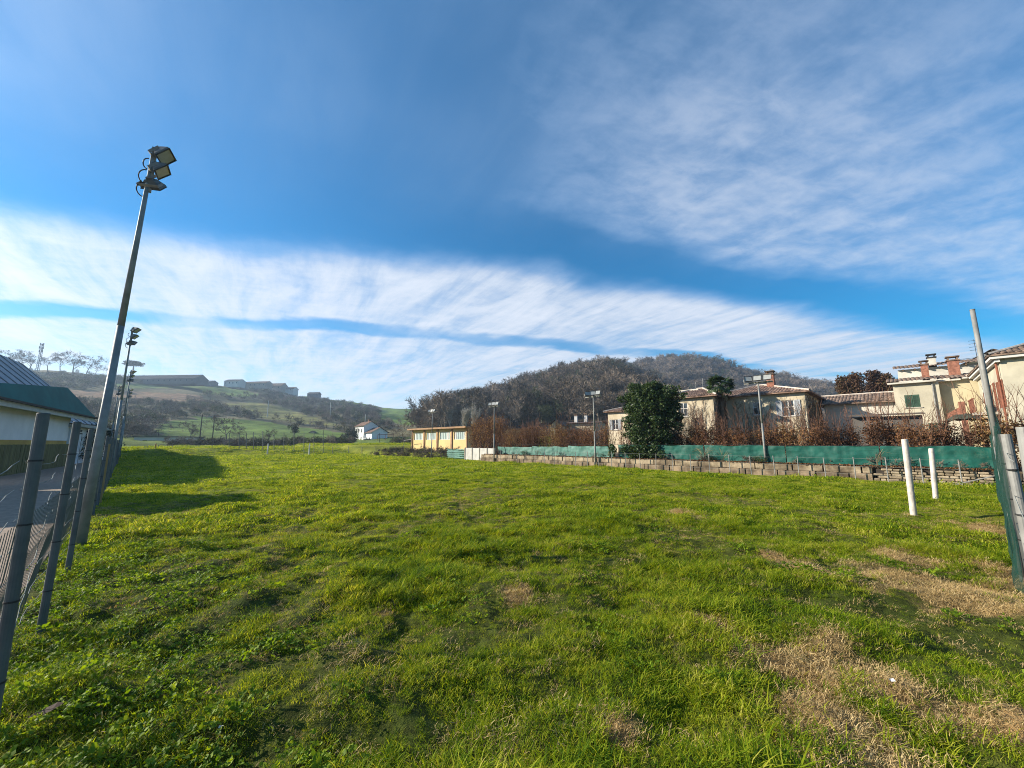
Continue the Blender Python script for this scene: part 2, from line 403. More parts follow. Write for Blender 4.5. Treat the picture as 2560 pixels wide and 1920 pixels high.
# ------------------------------------------------------------------ grass
def tuft(name, mat, n, rad, lmin, lmax, width, lean, flop, seed):
    g = np.random.default_rng(seed); vs = []; fs = []
    for _ in range(n):
        th = g.uniform(0, 2*math.pi); rr = rad*math.sqrt(g.uniform()); L = g.uniform(lmin, lmax); d = g.uniform(0, 2*math.pi)
        bx, by = rr*math.cos(th), rr*math.sin(th); ux, uy = math.cos(d), math.sin(d); wx, wy = -uy, ux
        ln = lean*g.uniform(.3, 1.2)+.12; fl = flop*g.uniform(.4, 1.3); w0 = width*g.uniform(.7, 1.2); k = len(vs)
        for (tt, ww) in ((0, .8), (.4, 1.0), (.75, .75), (1, 0)):
            off = L*(ln*tt+fl*tt*tt); h = L*tt*(1-.55*fl*tt)-.01
            c = (bx+ux*off, by+uy*off, h)
            if ww: vs += [(c[0]-wx*w0*ww/2, c[1]-wy*w0*ww/2, c[2]), (c[0]+wx*w0*ww/2, c[1]+wy*w0*ww/2, c[2])]
            else: vs.append(c)
        fs += [(k, k+1, k+3), (k, k+3, k+2), (k+2, k+3, k+5), (k+2, k+5, k+4), (k+4, k+5, k+6)]
    return np_mesh(name, np.array(vs), np.array(fs), mat)
GRASS = leafmat('grass_blade', [(.046, .104, .004), (.128, .215, .007), (.245, .315, .012), (.365, .385, .024), (.46, .44, .09)], trans=.5, rough=.65, scale=.9, spec=.14)
STRAW = leafmat('straw_blade', [(.25, .165, .070), (.40, .285, .125), (.50, .37, .175), (.56, .45, .24)], trans=.25, rough=.7, scale=2.5, spec=.25)
CLOVER = leafmat('clover_leaf', [(.060, .125, .006), (.15, .24, .010), (.26, .34, .016)], trans=.45, rough=.6, scale=1.5, spec=.2)
gs = [src(tuft('t', GRASS, 32, .085, .028, .068, .0044, .4, .55, s)) for s in (1, 2, 3)]
gs += [src(tuft('t', GRASS, 22, .06, .065, .125, .0046, .35, .75, s)) for s in (4, 5)]
gs += [src(tuft('t', GRASS, 46, .16, .035, .085, .010, .4, .5, s)) for s in (6, 7)]          # mid distance
gs += [src(tuft('t', GRASS, 60, .34, .04, .09, .020, .4, .5, s)) for s in (8, 9)]          # far
def scatter(r0, r1, dens, az=62):
    n = int(dens*.5*(r1*r1-r0*r0)*2*R(az)); th = rng.uniform(-R(az), R(az), n); rr = np.sqrt(rng.uniform(r0*r0, r1*r1, n))
    return rr*np.sin(th), rr*np.cos(th)
Xs, Ys, Sc, Ix = [], [], [], []
for r0, r1, dens, ids, s0 in ((1.2, 4.5, 560, (0, 1, 2, 0, 1, 2, 0, 1, 3, 4), 1.0), (4.5, 9, 330, (0, 1, 2, 3, 4), 1.15), (9, 20, 110, (5, 6), 1.0), (20, 42, 17, (7, 8), 1.0), (42, 95, 6.5, (7, 8), 1.5)):
    gx, gy = scatter(r0, r1, dens); ga, gb = ab(gx, gy); dr = dryness(gx, gy)
    tall = fbm(gx/.55, gy/.55, 2); vig = fbm(gx/2.6+9, gy/2.6, 3)
    keep = (gb > -.5) & (gb < 22.7) & (ga > -6) & (rng.uniform(size=len(gx)) > dr*.93) & (rng.uniform(size=len(gx)) < 1.0+.5*vig+.35*tall)
    keep |= (ga > 61) & (gb < 60) & (r0 > 30)
    gx, gy, tall, vig = gx[keep], gy[keep], tall[keep], vig[keep]
    Xs.append(gx); Ys.append(gy); Sc.append(s0*np.clip(.78+.6*vig+.45*tall, .35, 1.6)*rng.uniform(.75, 1.2, len(gx)))
    ii = rng.choice(ids, len(gx)); ii = np.where((tall+vig < .15) & (ii >= 3) & (ii <= 4), 0, ii); Ix.append(ii)
gx, gy = np.concatenate(Xs), np.concatenate(Ys); gsz = np.concatenate(Sc); gi_ = np.concatenate(Ix)
rot = np.stack([rng.normal(0, .16, len(gx)), rng.normal(.08, .16, len(gx)), rng.uniform(0, 6.283, len(gx))], 1)
stuff('lawn_grass', np.stack([gx, gy, terrain(gx, gy)], 1), rot, gsz, gi_, gs, 'thick green grass covering the sports ground', 'grass')
ds = [src(tuft('d', STRAW, 80, .12, .012, .034, .0030, .9, .5, s)) for s in (11, 12, 13)]
gx, gy = scatter(1.2, 16, 420); dr = dryness(gx, gy); ga, gb = ab(gx, gy)
keep = (rng.uniform(size=len(gx)) < np.maximum(dr, .06)) & (gb > -.3) & (gb < 22.5); gx, gy = gx[keep], gy[keep]
rot = np.stack([rng.normal(0, .2, len(gx)), rng.normal(0, .2, len(gx)), rng.uniform(0, 6.283, len(gx))], 1)
stuff('dry_grass', np.stack([gx, gy, terrain(gx, gy)], 1), rot, rng.uniform(.7, 1.25, len(gx)), rng.integers(0, 3, len(gx)), ds, 'straw coloured dead grass in worn patches of the lawn', 'dry grass')
def clover(seed):
    g = np.random.default_rng(seed); vs = []; fs = []
    for _ in range(30):
        cx, cy_ = g.normal(0, .06, 2); h = g.uniform(.02, .055); rr = g.uniform(.005, .010); t0 = g.uniform(0, 6.28); tl = g.normal(0, .35, 2)
        for q in range(3):
            th = t0+q*2.09; k = len(vs); mx_, my_ = cx+rr*math.cos(th), cy_+rr*math.sin(th)
            for e in range(5):
                p = th+math.pi+e*1.2566; ox, oy = rr*.95*math.cos(p), rr*.95*math.sin(p)
                vs.append((mx_+ox, my_+oy, h+(mx_+ox-cx)*tl[0]+(my_+oy-cy_)*tl[1]+.004*g.normal()))
            fs += [(k, k+1, k+2), (k, k+2, k+3), (k, k+3, k+4)]
    return np_mesh('c', np.array(vs), np.array(fs), CLOVER)
cs = [src(clover(s)) for s in (21, 22, 23)]
gx, gy = scatter(1.3, 9, 200); ga, gb = ab(gx, gy); pat = sst(fbm(gx/1.1+3, gy/1.1, 3), .05, .5)
pr = .16*np.clip(np.maximum(1.25*(1-sst(gb, -.2, 1.5)), .0)+.26*pat, 0, 1)*(1-dryness(gx, gy)); keep = (rng.uniform(size=len(gx)) < pr) & (gb > -.55)
gx, gy = gx[keep], gy[keep]
rot = np.stack([rng.normal(0, .15, len(gx)), rng.normal(0, .15, len(gx)), rng.uniform(0, 6.283, len(gx))], 1)
stuff('clover', np.stack([gx, gy, terrain(gx, gy)+.01], 1), rot, rng.uniform(.8, 1.5, len(gx)), rng.integers(0, 3, len(gx)), cs, 'low clover and weeds along the wire fence', 'clover')
# ------------------------------------------------------------------ shared materials
GALV = M('galvanised_steel', (.095, .110, .110), .16, 5, .6, .05, 60, .15, spec=.3)
GALV2 = M('weathered_zinc', (.21, .21, .20), .2, 5, .65, .05, 60, .15, spec=.25)
WIRE = M('wire', (.24, .25, .23), .2, 5, .9, 0, metal=0, spec=.05)
NETW = M('green_wire_mesh', (.11, .12, .10), .2, 5, .6, 0)
BARK = M('bark', (.13, .105, .085), .35, 4, .95, .5, 25)
PALEBARK = M('pale_bark', (.34, .31, .27), .25, 2, .95, .4, 25)
TWIG = M('twigs', (.115, .082, .066), .35, .8, .95, 0)
DARKMETAL = M('dark_metal', (.03, .03, .03), .2, 5, .6, .1)
LAMPGREY = M('lamp_housing', (.10, .11, .11), .2, 6, .5, .1, spec=.4)
LAMPGLASS = M('lamp_glass', (.30, .31, .30), .1, 6, .2, 0, spec=.5)
GLASS = M('window_glass', (.035, .042, .05), .2, 2, .08, 0, spec=.8)
WHITEP = M('white_paint', (.58, .56, .53), .06, 1.5, .7, .1)
CONC = M('concrete', (.34, .31, .26), .25, 1.6, .95, .5, 18)
TILE = M('clay_tile', (.125, .072, .052), .45, 2.2, .95, .5, 14, col2=(.21, .135, .098), detail=8)
TILE2 = M('old_clay_tile', (.105, .075, .056), .45, 2.2, .95, .5, 14, col2=(.18, .125, .092), detail=8)
MORTAR = M('ridge_mortar', (.46, .40, .34), .15, 3, .95, .3)
BRICK = M('chimney_brick', (.26, .115, .075), .3, 7, .95, .5, 30)

# ------------------------------------------------------------------ trees
def perp(d):
    u = Vector((0, 0, 1)) if abs(d.z) < .9 else Vector((1, 0, 0)); a = d.cross(u).normalized(); return a, d.cross(a)
def bare_tree(seed, h, trunk_r, spread=.6, levels=4, nkids=5, twigw=.05, upright=.25, ntw=6, sides=5, trunkfrac=.3):
    g = random.Random(seed); limb = MB(); tw = MB()
    def rnd(d, ang):
        a, b = perp(d); th = g.uniform(0, 6.283); return (d*math.cos(ang)+(a*math.cos(th)+b*math.sin(th))*math.sin(ang)).normalized()
    def twig(p, d, L):
        e = p+d*L; a, b = perp(d); w_ = twigw*g.uniform(.5, 1); a = a*math.cos(g.uniform(0, 6.28))+b*math.sin(g.uniform(0, 6.28))
        m_ = p+d*(L*.55)+rnd(d, .8)*L*.12
        tw.add([p-a*w_/2, p+a*w_/2, m_+a*w_*.35, m_-a*w_*.35, e], [(0, 1, 2, 3), (3, 2, 4)])
    def grow(p, d, L, r_, lev):
        n = 3; pts = [p]; rr = [r_]
        for q in range(n):
            d = (rnd(d, g.uniform(.05, .22))+Vector((0, 0, upright*.18))).normalized(); p = p+d*L/n; pts.append(p); rr.append(r_*(1-.62*(q+1)/n))
        limb.path(pts, rr, max(3, sides-lev))
        if lev >= levels:
            for _ in range(ntw):
                k = g.uniform(.2, 1); i_ = min(n-1, int(k*n)); q = pts[i_].lerp(pts[i_+1], k*n-i_)
                twig(q, (rnd(d, g.uniform(.3, 1.0))+Vector((0, 0, upright*.5))).normalized(), L*g.uniform(.5, 1.1))
            return
        for c in range(nkids):
            k = g.uniform(.35, 1.0) if lev else g.uniform(trunkfrac*1.1, 1.0); i_ = min(n-1, int(k*n)); q = pts[i_].lerp(pts[i_+1], k*n-i_)
            dd = (rnd(d, g.uniform(.55, 1.1)*spread/.6)+Vector((0, 0, upright))).normalized()
            grow(q, dd, L*g.uniform(.48, .72), rr[i_]*.55, lev+1)
    grow(Vector((0, 0, -.1)), Vector((0, 0, 1)), h*.62, trunk_r, 0)
    return limb, tw
def leaf_cloud(centres, n, size, g, squash=.7, normal_up=0.0):
    """n small leaf faces round each of the centres (x,y,z,r)"""
    c = np.repeat(np.asarray(centres, float), n, 0); k = len(c)
    d = g.normal(size=(k, 3)); d /= np.linalg.norm(d, axis=1)[:, None]; p = c[:, :3]+d*(c[:, 3]*g.uniform(.35, 1.05, k)**.6)[:, None]*np.array([1, 1, squash])
    nrm = g.normal(size=(k, 3)); nrm[:, 2] += normal_up; nrm /= np.linalg.norm(nrm, axis=1)[:, None]
    t1 = np.cross(nrm, g.normal(size=(k, 3))); t1 /= np.linalg.norm(t1, axis=1)[:, None]; t2 = np.cross(nrm, t1)
    s = (size*g.uniform(.6, 1.3, k))[:, None]
    v = np.stack([p-t1*s, p+t2*s*.45+nrm*s*.12, p+t1*s, p-t2*s*.45+nrm*s*.12], 1).reshape(-1, 3)
    return v, np.arange(4*k).reshape(-1, 4)

# ------------------------------------------------------------------ woods on the hills (read as one mass)
WOODC = leafmat('bare_wood', [(.055, .045, .032), (.12, .098, .075), (.185, .145, .11), (.26, .21, .165)], trans=0, rough=.95, scale=.03, spec=.05, wi=.75, wl=.12)
IVY = leafmat('ivy_leaf', [(.022, .034, .010), (.045, .060, .018), (.09, .10, .034)], trans=.15, rough=.6, scale=.3, wi=.6, wl=.2)
def wood_src(seed, ivy=False, h=8.5):
    l, t = bare_tree(seed, h, .2, .75, 3, 5, .13, .22, 8, 4)
    l.add(t.v, t.f); me = l.mesh('w', WOODC)
    if ivy:
        g = np.random.default_rng(seed); cs = [(g.normal(0, .8), g.normal(0, .8), z_, 1.0) for z_ in np.linspace(1.0, h*.8, 12)]
        v, f = leaf_cloud(cs, 60, .22, g); k = len(l.v); l.add(v, [tuple(q) for q in f]); me = l.mesh('w', IVY)
    return src(me)
ws = [wood_src(s) for s in (31, 32, 33, 34, 35)]+[wood_src(36, True), wood_src(37, True, 6.5)]
def wood_pts(n, u0, u1, r0, r1, test):
    th = rng.uniform(math.atan2(ray(u0, 1100)[0], ray(u0, 1100)[1]), math.atan2(ray(u1, 1100)[0], ray(u1, 1100)[1]), n); rr = np.sqrt(rng.uniform(r0*r0, r1*r1, n))
    x_, y_ = rr*np.sin(th), rr*np.cos(th); z_ = terrain(x_, y_, False); u_, v_ = topix(x_, y_, z_); k = test(u_, v_, x_, y_, z_)
    return np.stack([x_, y_, z_-.2], 1)[k]
def in_fields(u_, v_):
    m_ = np.zeros(len(u_), bool)
    for ps in FIELDS.values():
        for p in ps: m_ |= inpoly(u_, v_, p)
    return m_
pa = wood_pts(2500, 1000, 2100, 118, 300, lambda u_, v_, x_, y_, z_: (z_ > 4) & ~in_fields(u_, v_) & (u_ > 1040+np.clip((1050-v_)*.0, 0, 9)))
pb = wood_pts(4300, 1350, 2600, 300, 540, lambda u_, v_, x_, y_, z_: z_ > 12)
pw = np.vstack([pa, pb]); n = len(pw)
ivy_zone = pn(pw[:, 0]/40, pw[:, 1]/40) > .05
idx = np.where(ivy_zone & (rng.uniform(size=n) < .45), rng.integers(5, 7, n), rng.integers(0, 5, n))
stuff('wooded_hillside', pw, np.stack([rng.normal(0, .06, n), rng.normal(0, .06, n), rng.uniform(0, 6.283, n)], 1), (.6+.9*rng.uniform(0, 1, n)**1.6)*np.where(idx >= 5, .85, 1), idx, ws, 'grey brown leafless wood covering the rounded hill', 'wood')
# scrub and hedgerows on the farmed slope
def bush_src(seed, leafy):
    g = np.random.default_rng(seed); l, t = bare_tree(seed, 3.0, .06, .9, 2, 6, .06, .15, 9, 3, .1); l.add(t.v, t.f)
    if leafy:
        v, f = leaf_cloud([(g.normal(0, .8), g.normal(0, .8), g.uniform(.4, 1.9), .8) for _ in range(9)], 45, .16, g); l.add(v, [tuple(q) for q in f])
    return src(l.mesh('b', IVY if leafy else WOODC))
bs_ = [bush_src(41, 0), bush_src(42, 0), bush_src(43, 0), bush_src(44, 1), bush_src(45, 1)]
SCRUB = [[(150,1003),(340,1003),(520,1003),(600,1028),(662,1050),(490,1042),(395,1062),(395,1098),(150,1098)],
         [(600,992),(660,990),(760,996),(860,1006),(945,1022),(945,1046),(1000,1066),(940,1090),(850,1064),(760,1036),(700,1015),(634,1005),(560,1002),(500,988)],
         [(650,1050),(723,1057),(820,1066),(900,1090),(960,1100),(900,1104),(820,1078),(747,1068)],
         [(600,962),(720,978),(716,990),(640,988),(600,975)], [(280,940),(560,962),(500,970),(420,962),(280,958)], [(0,925),(290,940),(280,975),(0,975)]]
def in_scrub(u_, v_, x_, y_, z_):
    m_ = np.zeros(len(u_), bool)
    for p in SCRUB: m_ |= inpoly(u_, v_, p)
    return m_ & ~in_fields(u_, v_)
pc = wood_pts(3400, -100, 1060, 120, 470, in_scrub)
pd = wood_pts(1500, 420, 1080, 66, 112, lambda u_, v_, x_, y_, z_: (np.abs(y_-86-8*pn(x_/15, y_/15)) < 5) & ~((u_ > 880) & (u_ < 985)))
ps_ = np.vstack([pc, pd]); n = len(ps_); sc_ = np.concatenate([rng.uniform(.7, 1.7, len(pc)), rng.uniform(.35, .85, len(pd))])
stuff('hillside_scrub', ps_, np.stack([np.zeros(n), np.zeros(n), rng.uniform(0, 6.283, n)], 1), sc_, rng.choice([0, 1, 2, 0, 1, 2, 3, 4], n), bs_, 'dark leafless scrub and hedgerows on the farmed hillside', 'scrub')

# ------------------------------------------------------------------ terrace, gravel yard
def sheet(name, pts, z, mat, th=.3):
    m_ = MB(); k = len(pts); m_.add([(p.x, p.y, z) for p in pts]+[(p.x, p.y, z-th) for p in pts], [tuple(range(k))]+[(q, q+k, (q+1) % k+k, (q+1) % k) for q in range(k)])
    o = m_.build(name, mat)
    if o.data.polygons[0].normal.z < 0: o.data.flip_normals()
    return tag(o, kind='structure')
sheet('garden_terrace', [W(27, 23.15), W(-14, 23.15), W(-14, 75), W(45, 75), W(45, 27), W(27, 27)], .55, M('garden_soil', (.10, .075, .045), .3, 1.2, .95, .6, 8))
sheet('gravel_yard', [W(-4, -.62), W(64, -.62), W(64, -40), W(-4, -40)], .012, M('gravel', (.27, .205, .155), .18, 6, .95, .6, 60), .1)

# ------------------------------------------------------------------ near wire fence on the left
fence = empty('wire_mesh_fence', W(3.5, -.34), 0, 'long galvanised wire mesh fence beside the gravel yard on the left', 'fence')
fence.rotation_euler = (0, 0, ANG); FL = fence
def fpt(a, b=0.0, z=0.0): return Vector((-(a-3.5), b, z))            # local frame: x towards the viewer
pa_ = [1.6, 3.5, 5.3, 7.42, 10.77, 12.64, 14.5, 16.3, 18.1, 20.0, 21.9, 23.8, 25.7, 27.6, 29.6, 31.6, 33.6, 35.8, 38.0, 40.4, 43, 46, 49, 52, 55, 58, 61]
for i, a_ in enumerate(pa_):
    m_ = MB(); lx, ly = random.gauss(0, .012), random.gauss(0, .018); hgt = 1.77+random.gauss(0, .015)
    p0, p1 = fpt(a_, 0, -.1), fpt(a_, ly, hgt)+Vector((lx, 0, 0)); m_.tube(p0, p1, .0275, .0268, 14)
    m_.tube(p1, p1+Vector((0, 0, .004)), .029, .024, 14)
    o = m_.build('post', GALV, FL)
    if a_ < 15:
        for zt in (.35, .75, 1.15, 1.5): MB().tube(p0.lerp(p1, (zt+.1)/(hgt+.1))-Vector((0, 0, .005)), p0.lerp(p1, (zt+.1)/(hgt+.1))+Vector((0, 0, .005)), .0305, .0305, 10).build('tie_wire', DARKMETAL, o)
for i in range(len(pa_)-1):
    a0, a1 = pa_[i], pa_[i+1]; L = a1-a0
    for zt in (.12, .35, .58, .80, 1.0, 1.17, 1.34, 1.50):
        sag = random.uniform(.01, .07); n_ = 8; off = .02+.10*max(0, (1.0-zt))
        MB().path([fpt(a0+L*q/n_, -.035-off*.8-.02*math.sin(q), zt-sag*4*(q/n_)*(1-q/n_)) for q in range(n_+1)], .0022 if zt > .9 else .0026, 4).build('wire', WIRE, FL)
    if a1 < 32:
        vm_ = MB(); st = .075 if a0 < 8 else .12; q = a0
        while q < a1:
            t_ = (q-a0)/L; j_ = random.gauss(0, .004); bul = .03*math.sin(t_*math.pi)
            vm_.path([fpt(q+j_, -.17-bul-.03*pn(np.array(q*2.0), np.array(.5)), 0), fpt(q, -.11-bul, .45), fpt(q-j_, -.05, .86), fpt(q, -.035, 1.16)], .0020, 3)
            q += st
        nt_ = vm_.build('netting', NETW, FL); nt_['kind'] = 'stuff'
pl = MB(); pl.box(-.05, .05, -.02, .02, 0, 1.62, Matrix.Translation(fpt(15.4, .03, -.05))); pl.build('wooden_post', M('yellow_wood', (.30, .19, .07), .25, 6, .9, .4, 30, stretch=(1, 1, .1)), FL)

# ------------------------------------------------------------------ floodlights
def lamp(parent, loc, yaw, tilt, s=1.0):
    """box-shaped floodlight, lens towards local -Y"""
    M4 = Matrix.Translation(loc) @ Matrix.Rotation(yaw, 4, 'Z') @ Matrix.Rotation(tilt, 4, 'X') @ Matrix.Diagonal((s, s, s, 1))
    fw, fh, bw, bh = .26, .20, .13, .10; m_ = MB()
    F0 = [(-fw, -.14, -fh), (fw, -.14, -fh), (fw, -.14, fh), (-fw, -.14, fh)]; F1 = [(-fw, -.09, -fh), (fw, -.09, -fh), (fw, -.09, fh), (-fw, -.09, fh)]; F2 = [(-bw, .10, -bh), (bw, .10, -bh), (bw, .10, bh*.8), (-bw, .10, bh*.8)]
    vs = [M4 @ Vector(p) for p in F0+F1+F2]
    m_.add(vs, [(4,5,1,0),(5,6,2,1),(6,7,3,2),(7,4,0,3),(8,9,5,4),(9,10,6,5),(10,11,7,6),(11,8,4,7),(11,10,9,8)])
    m_.box(-.09, .09, .08, .17, -.07, .05, M4)                    # ballast box
    o = m_.build('floodlight', LAMPGREY, parent)
    g_ = MB(); g_.add([M4 @ Vector(p) for p in ((-fw+.02, -.137, -fh+.02), (fw-.02, -.137, -fh+.02), (fw-.02, -.137, fh-.02), (-fw+.02, -.137, fh-.02))], [(0, 1, 2, 3)]); g_.build('lens', LAMPGLASS, o)
    fr = MB()
    for x0, x1, z0, z1 in ((-fw-.012, fw+.012, fh-.015, fh+.015), (-fw-.012, fw+.012, -fh-.015, -fh+.015), (-fw-.014, -fw+.016, -fh, fh), (fw-.016, fw+.014, -fh, fh)): fr.box(x0, x1, -.158, -.138, z0, z1, M4)
    fr.build('rim', DARKMETAL, o)
    y_ = MB(); y_.box(-fw-.03, -fw-.018, -.05, .03, -.26, .02, M4); y_.box(fw+.018, fw+.03, -.05, .03, -.26, .02, M4); y_.box(-fw-.03, fw+.03, -.05, .03, -.275, -.255, M4); y_.build('bracket', GALV2, o)
    return o
MASTZ = M('mast_zinc', (.20, .225, .225), .2, 4, .6, .1, 60, .15, spec=.3)
def mast_left(a_, b_, h, label, lean=(0, 0), s=1.0):
    e_ = empty('floodlight_mast', W(a_, b_), ANG, label, 'floodlight', 'floodlight masts along the left fence')
    m_ = MB(); top = Vector((lean[0], lean[1], h-.15)); mid = Vector((lean[0]*.5, lean[1]*.5, h*.5))
    m_.tube((0, 0, -.1), mid, .070, .048, 14); m_.tube(mid, top, .048, .028, 14); m_.build('pole', MASTZ, e_, True)
    m2 = MB(); m2.box(-.03, .03, -.03, .05, h-1.0, h-.1, Matrix.Translation((lean[0], lean[1], 0))); m2.build('mounting_bar', GALV2, e_)
    L0 = Vector((lean[0], lean[1], 0))
    lamp(e_, L0+Vector((-.02, .11, h-.14)), math.pi-.35, R(42), s*.66)
    lamp(e_, L0+Vector((.02, .10, h-.48)), math.pi-.2, R(42), s*.60)
    lamp(e_, L0+Vector((.0, .04, h-.80)), math.pi+1.0, R(40), s*.58)
    c_ = MB()
    for k_, (zz, rr_) in enumerate(((h-.45, .07), (h-.72, .10), (h-.98, .10))):
        c_.path([L0+Vector((.05*math.cos(th)-.02, -.04-rr_*math.sin(th)*1.1, zz+rr_*1.2*math.cos(th))) for th in np.linspace(.1, 3.0, 9)], .010, 5)
    c_.build('cable', DARKMETAL, e_)
    return e_
mast_left(9.30, -.34, 7.2, 'tall near floodlight mast with three stacked lamps leaning over the left fence', (-.06, .13))
mast_left(25.7, -.36, 7.2, 'second floodlight mast of the left fence, lamp head against white cloud')
mast_left(41.4, -.30, 7.2, 'third floodlight mast of the left fence, head below the hilltop building', (.05, 0))
mast_left(51.6, -1.0, 7.0, 'fourth floodlight mast of the left fence, thin and pale against the slope')
mast_left(56.0, -.30, 7.2, 'farthest floodlight mast of the left fence, dark head against the brown strip')
def mast_right(a_, b_, z0, h, label, yaws=(.5, .1, -.1), s=1.0):
    e_ = empty('floodlight_mast', W(a_, b_, z0), ANG, label, 'floodlight', 'floodlight masts along the right wall')
    m_ = MB(); m_.tube((0, 0, -.1), (0, 0, h*.5), .058, .05, 12); m_.tube((0, 0, h*.5), (0, 0, h), .05, .04, 12); m_.build('pole', GALV2, e_, True)
    c_ = MB(); c_.box(-.66, .66, -.03, .03, h-.02, h+.04); c_.build('crossarm', GALV2, e_)
    for x_, yw in zip((-.46, .0, .45), yaws): lamp(e_, Vector((x_, -.05, h+.22*s)), yw, R(-22), s*.72)
    return e_
mast_right(onb(1077,1146,22.9)[0], 22.95, 0, 4.75, 'floodlight mast in front of the yellow hall')
mast_right(onb(1236,1153,22.75)[0], 22.7, 0, 4.75, 'floodlight mast beside the grey concrete panels', (.4, .2, .1))
mast_right(onb(1490,1165,22.75)[0], 22.7, 0, 4.75, 'floodlight mast rising in front of the pale green net', (.9, .5, .0))
mast_right(onb(1915,1165,23.2)[0], 23.25, .5, 4.2, 'floodlight mast on the block wall before the vine covered house', (.6, 0, 0))

# ------------------------------------------------------------------ block wall, rubble wall, thin fence, green net
wall = empty('block_retaining_wall', W(27, 22.8), ANG, 'long two course retaining wall of stained concrete blocks below the net', 'wall')
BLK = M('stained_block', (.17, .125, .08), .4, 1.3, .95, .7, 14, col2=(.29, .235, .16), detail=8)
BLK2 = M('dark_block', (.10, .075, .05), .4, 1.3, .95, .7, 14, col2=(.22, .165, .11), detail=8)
aS = onb(2185, 1200, 22.8)[0]
for row in range(2):
    x_ = -.2 if row else -.7; xe = 27-aS
    while x_ < xe-.2:
        L = random.uniform(1.15, 1.6); x1 = min(x_+L, xe)
        m_ = MB(); dy_ = random.uniform(-.02, .03)+(.07 if row else 0); z0 = .0 if not row else .292
        m_.cham(max(x_, 0)+.02, x1-.02, dy_, .42, z0-(.1 if not row else 0), z0+.285+random.uniform(-.008, .006)*row, .018, Matrix.Translation(((x_+x1)/2, 0, z0)) @ Matrix.Rotation(random.gauss(0, .008), 4, 'Y') @ Matrix.Translation((-(x_+x1)/2, 0, -z0)))
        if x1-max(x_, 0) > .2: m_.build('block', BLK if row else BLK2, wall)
        x_ = x1
m_ = MB(); m_.box(.02, 27-aS-.05, .2, .40, -.1, .54); m_.build('core', M('dark_fill', (.05, .04, .03), .3, 3), wall)
rub = empty('rubble_stone_wall', W(aS, 22.8), ANG, 'short crumbling rubble stone wall at the right end below the net', 'wall')
STONES = [M('stone_a', (.27, .215, .145), .25, 5, .95, .7, 18), M('stone_b', (.20, .16, .11), .25, 5, .95, .7, 18), M('stone_c', (.33, .27, .19), .2, 5, .95, .7, 18)]
m_ = MB(); m_.box(.1, 4.2, .12, .40, -.1, .5); m_.build('core', MATS['dark_fill'], rub)
z_ = -.02; rowi = 0
while z_ < .52:
    hh = random.uniform(.09, .14); x_ = .15*(rowi % 2)
    while x_ < 4.15:
        L = random.uniform(.16, .42)
        if not (z_ > .3 and (pn(np.array(x_*2.1), np.array(3.3)) > .22)):
            m_ = MB(); m_.cham(x_+.008, x_+L-.008, random.uniform(-.01, .05), .2, z_+.006, z_+hh-.006+random.uniform(-.012, .004), .02, Matrix.Rotation(random.gauss(0, .03), 4, 'Y') if 0 else None)
            m_.build('stone', random.choice(STONES), rub)
        x_ += L
    z_ += hh; rowi += 1
# thin field fence in front of it
tf = empty('thin_post_fence', W(0, 22.5), ANG, 'thin steel post and wire fence standing before the block wall', 'fence')
us = [1252,1273,1293,1315,1338,1362,1386,1413,1439.6,1469,1497,1529,1565,1601.5,1640,1683,1727.5,1774.6,1826,1879.6,1939,1999,2066,2141,2222.5,2310,2407.5]
axs = [onb(u_, 1155+(u_-1250)*.055, 22.5)[0] for u_ in us]
for a_ in axs:
    m_ = MB(); m_.tube((-a_, 0, -.1), (-a_+random.gauss(0, .015), random.gauss(0, .02), .98+random.gauss(0, .02)), .021, .020, 8); m_.build('post', GALV2, tf)
for zt in (.25, .6, .93):
    m_ = MB(); m_.path([(-a_, -.02, zt+random.gauss(0, .01)) for a_ in axs], .0035, 4); m_.build('wire', WIRE, tf)
m_ = MB(); m_.tube((-axs[-1]-.25, 0, .0), (-axs[-1]+1.25+.1, .05, .62), .02, .02, 8); m_.build('brace', GALV2, tf)
# green screening net
net = empty('green_screen_net', W(26.3, 23.3, .55), ANG, 'long green screening net stretched above the block wall', 'screen net')
def netmat(name, col, tr):
    m_ = bpy.data.materials.new(name); m_.use_nodes = True; t = NT(m_.node_tree); b_ = t.n['Principled BSDF']; o_ = t.n['Material Output']
    g_ = t.new('ShaderNodeNewGeometry'); sx = t.new('ShaderNodeSeparateXYZ'); t.l.new(g_.outputs['Position'], sx.inputs[0])
    nz_ = t.noise(g_.outputs['Position'], 2.2, 6, .65)
    c_ = t.mix(t.ss(nz_, .3, .7), tuple(k_*.75 for k_ in col)+(1,), tuple(k_*1.2 for k_ in col)+(1,)); t.l.new(c_, b_.inputs['Base Color']); b_.inputs['Roughness'].default_value = .6
    tl = t.new('ShaderNodeBsdfTranslucent'); t.l.new(c_, tl.inputs[0]); mx = t.new('ShaderNodeMixShader'); mx.inputs[0].default_value = .3
    tp = t.new('ShaderNodeBsdfTransparent'); m2_ = t.new('ShaderNodeMixShader'); m2_.inputs[0].default_value = tr
    t.l.new(b_.outputs[0], mx.inputs[1]); t.l.new(tl.outputs[0], mx.inputs[2]); t.l.new(mx.outputs[0], m2_.inputs[1]); t.l.new(tp.outputs[0], m2_.inputs[2]); t.l.new(m2_.outputs[0], o_.inputs[0])
    return m_
NET1 = netmat('faded_net', (.105, .27, .225), .06); NET2 = netmat('green_net', (.008, .125, .095), .05)
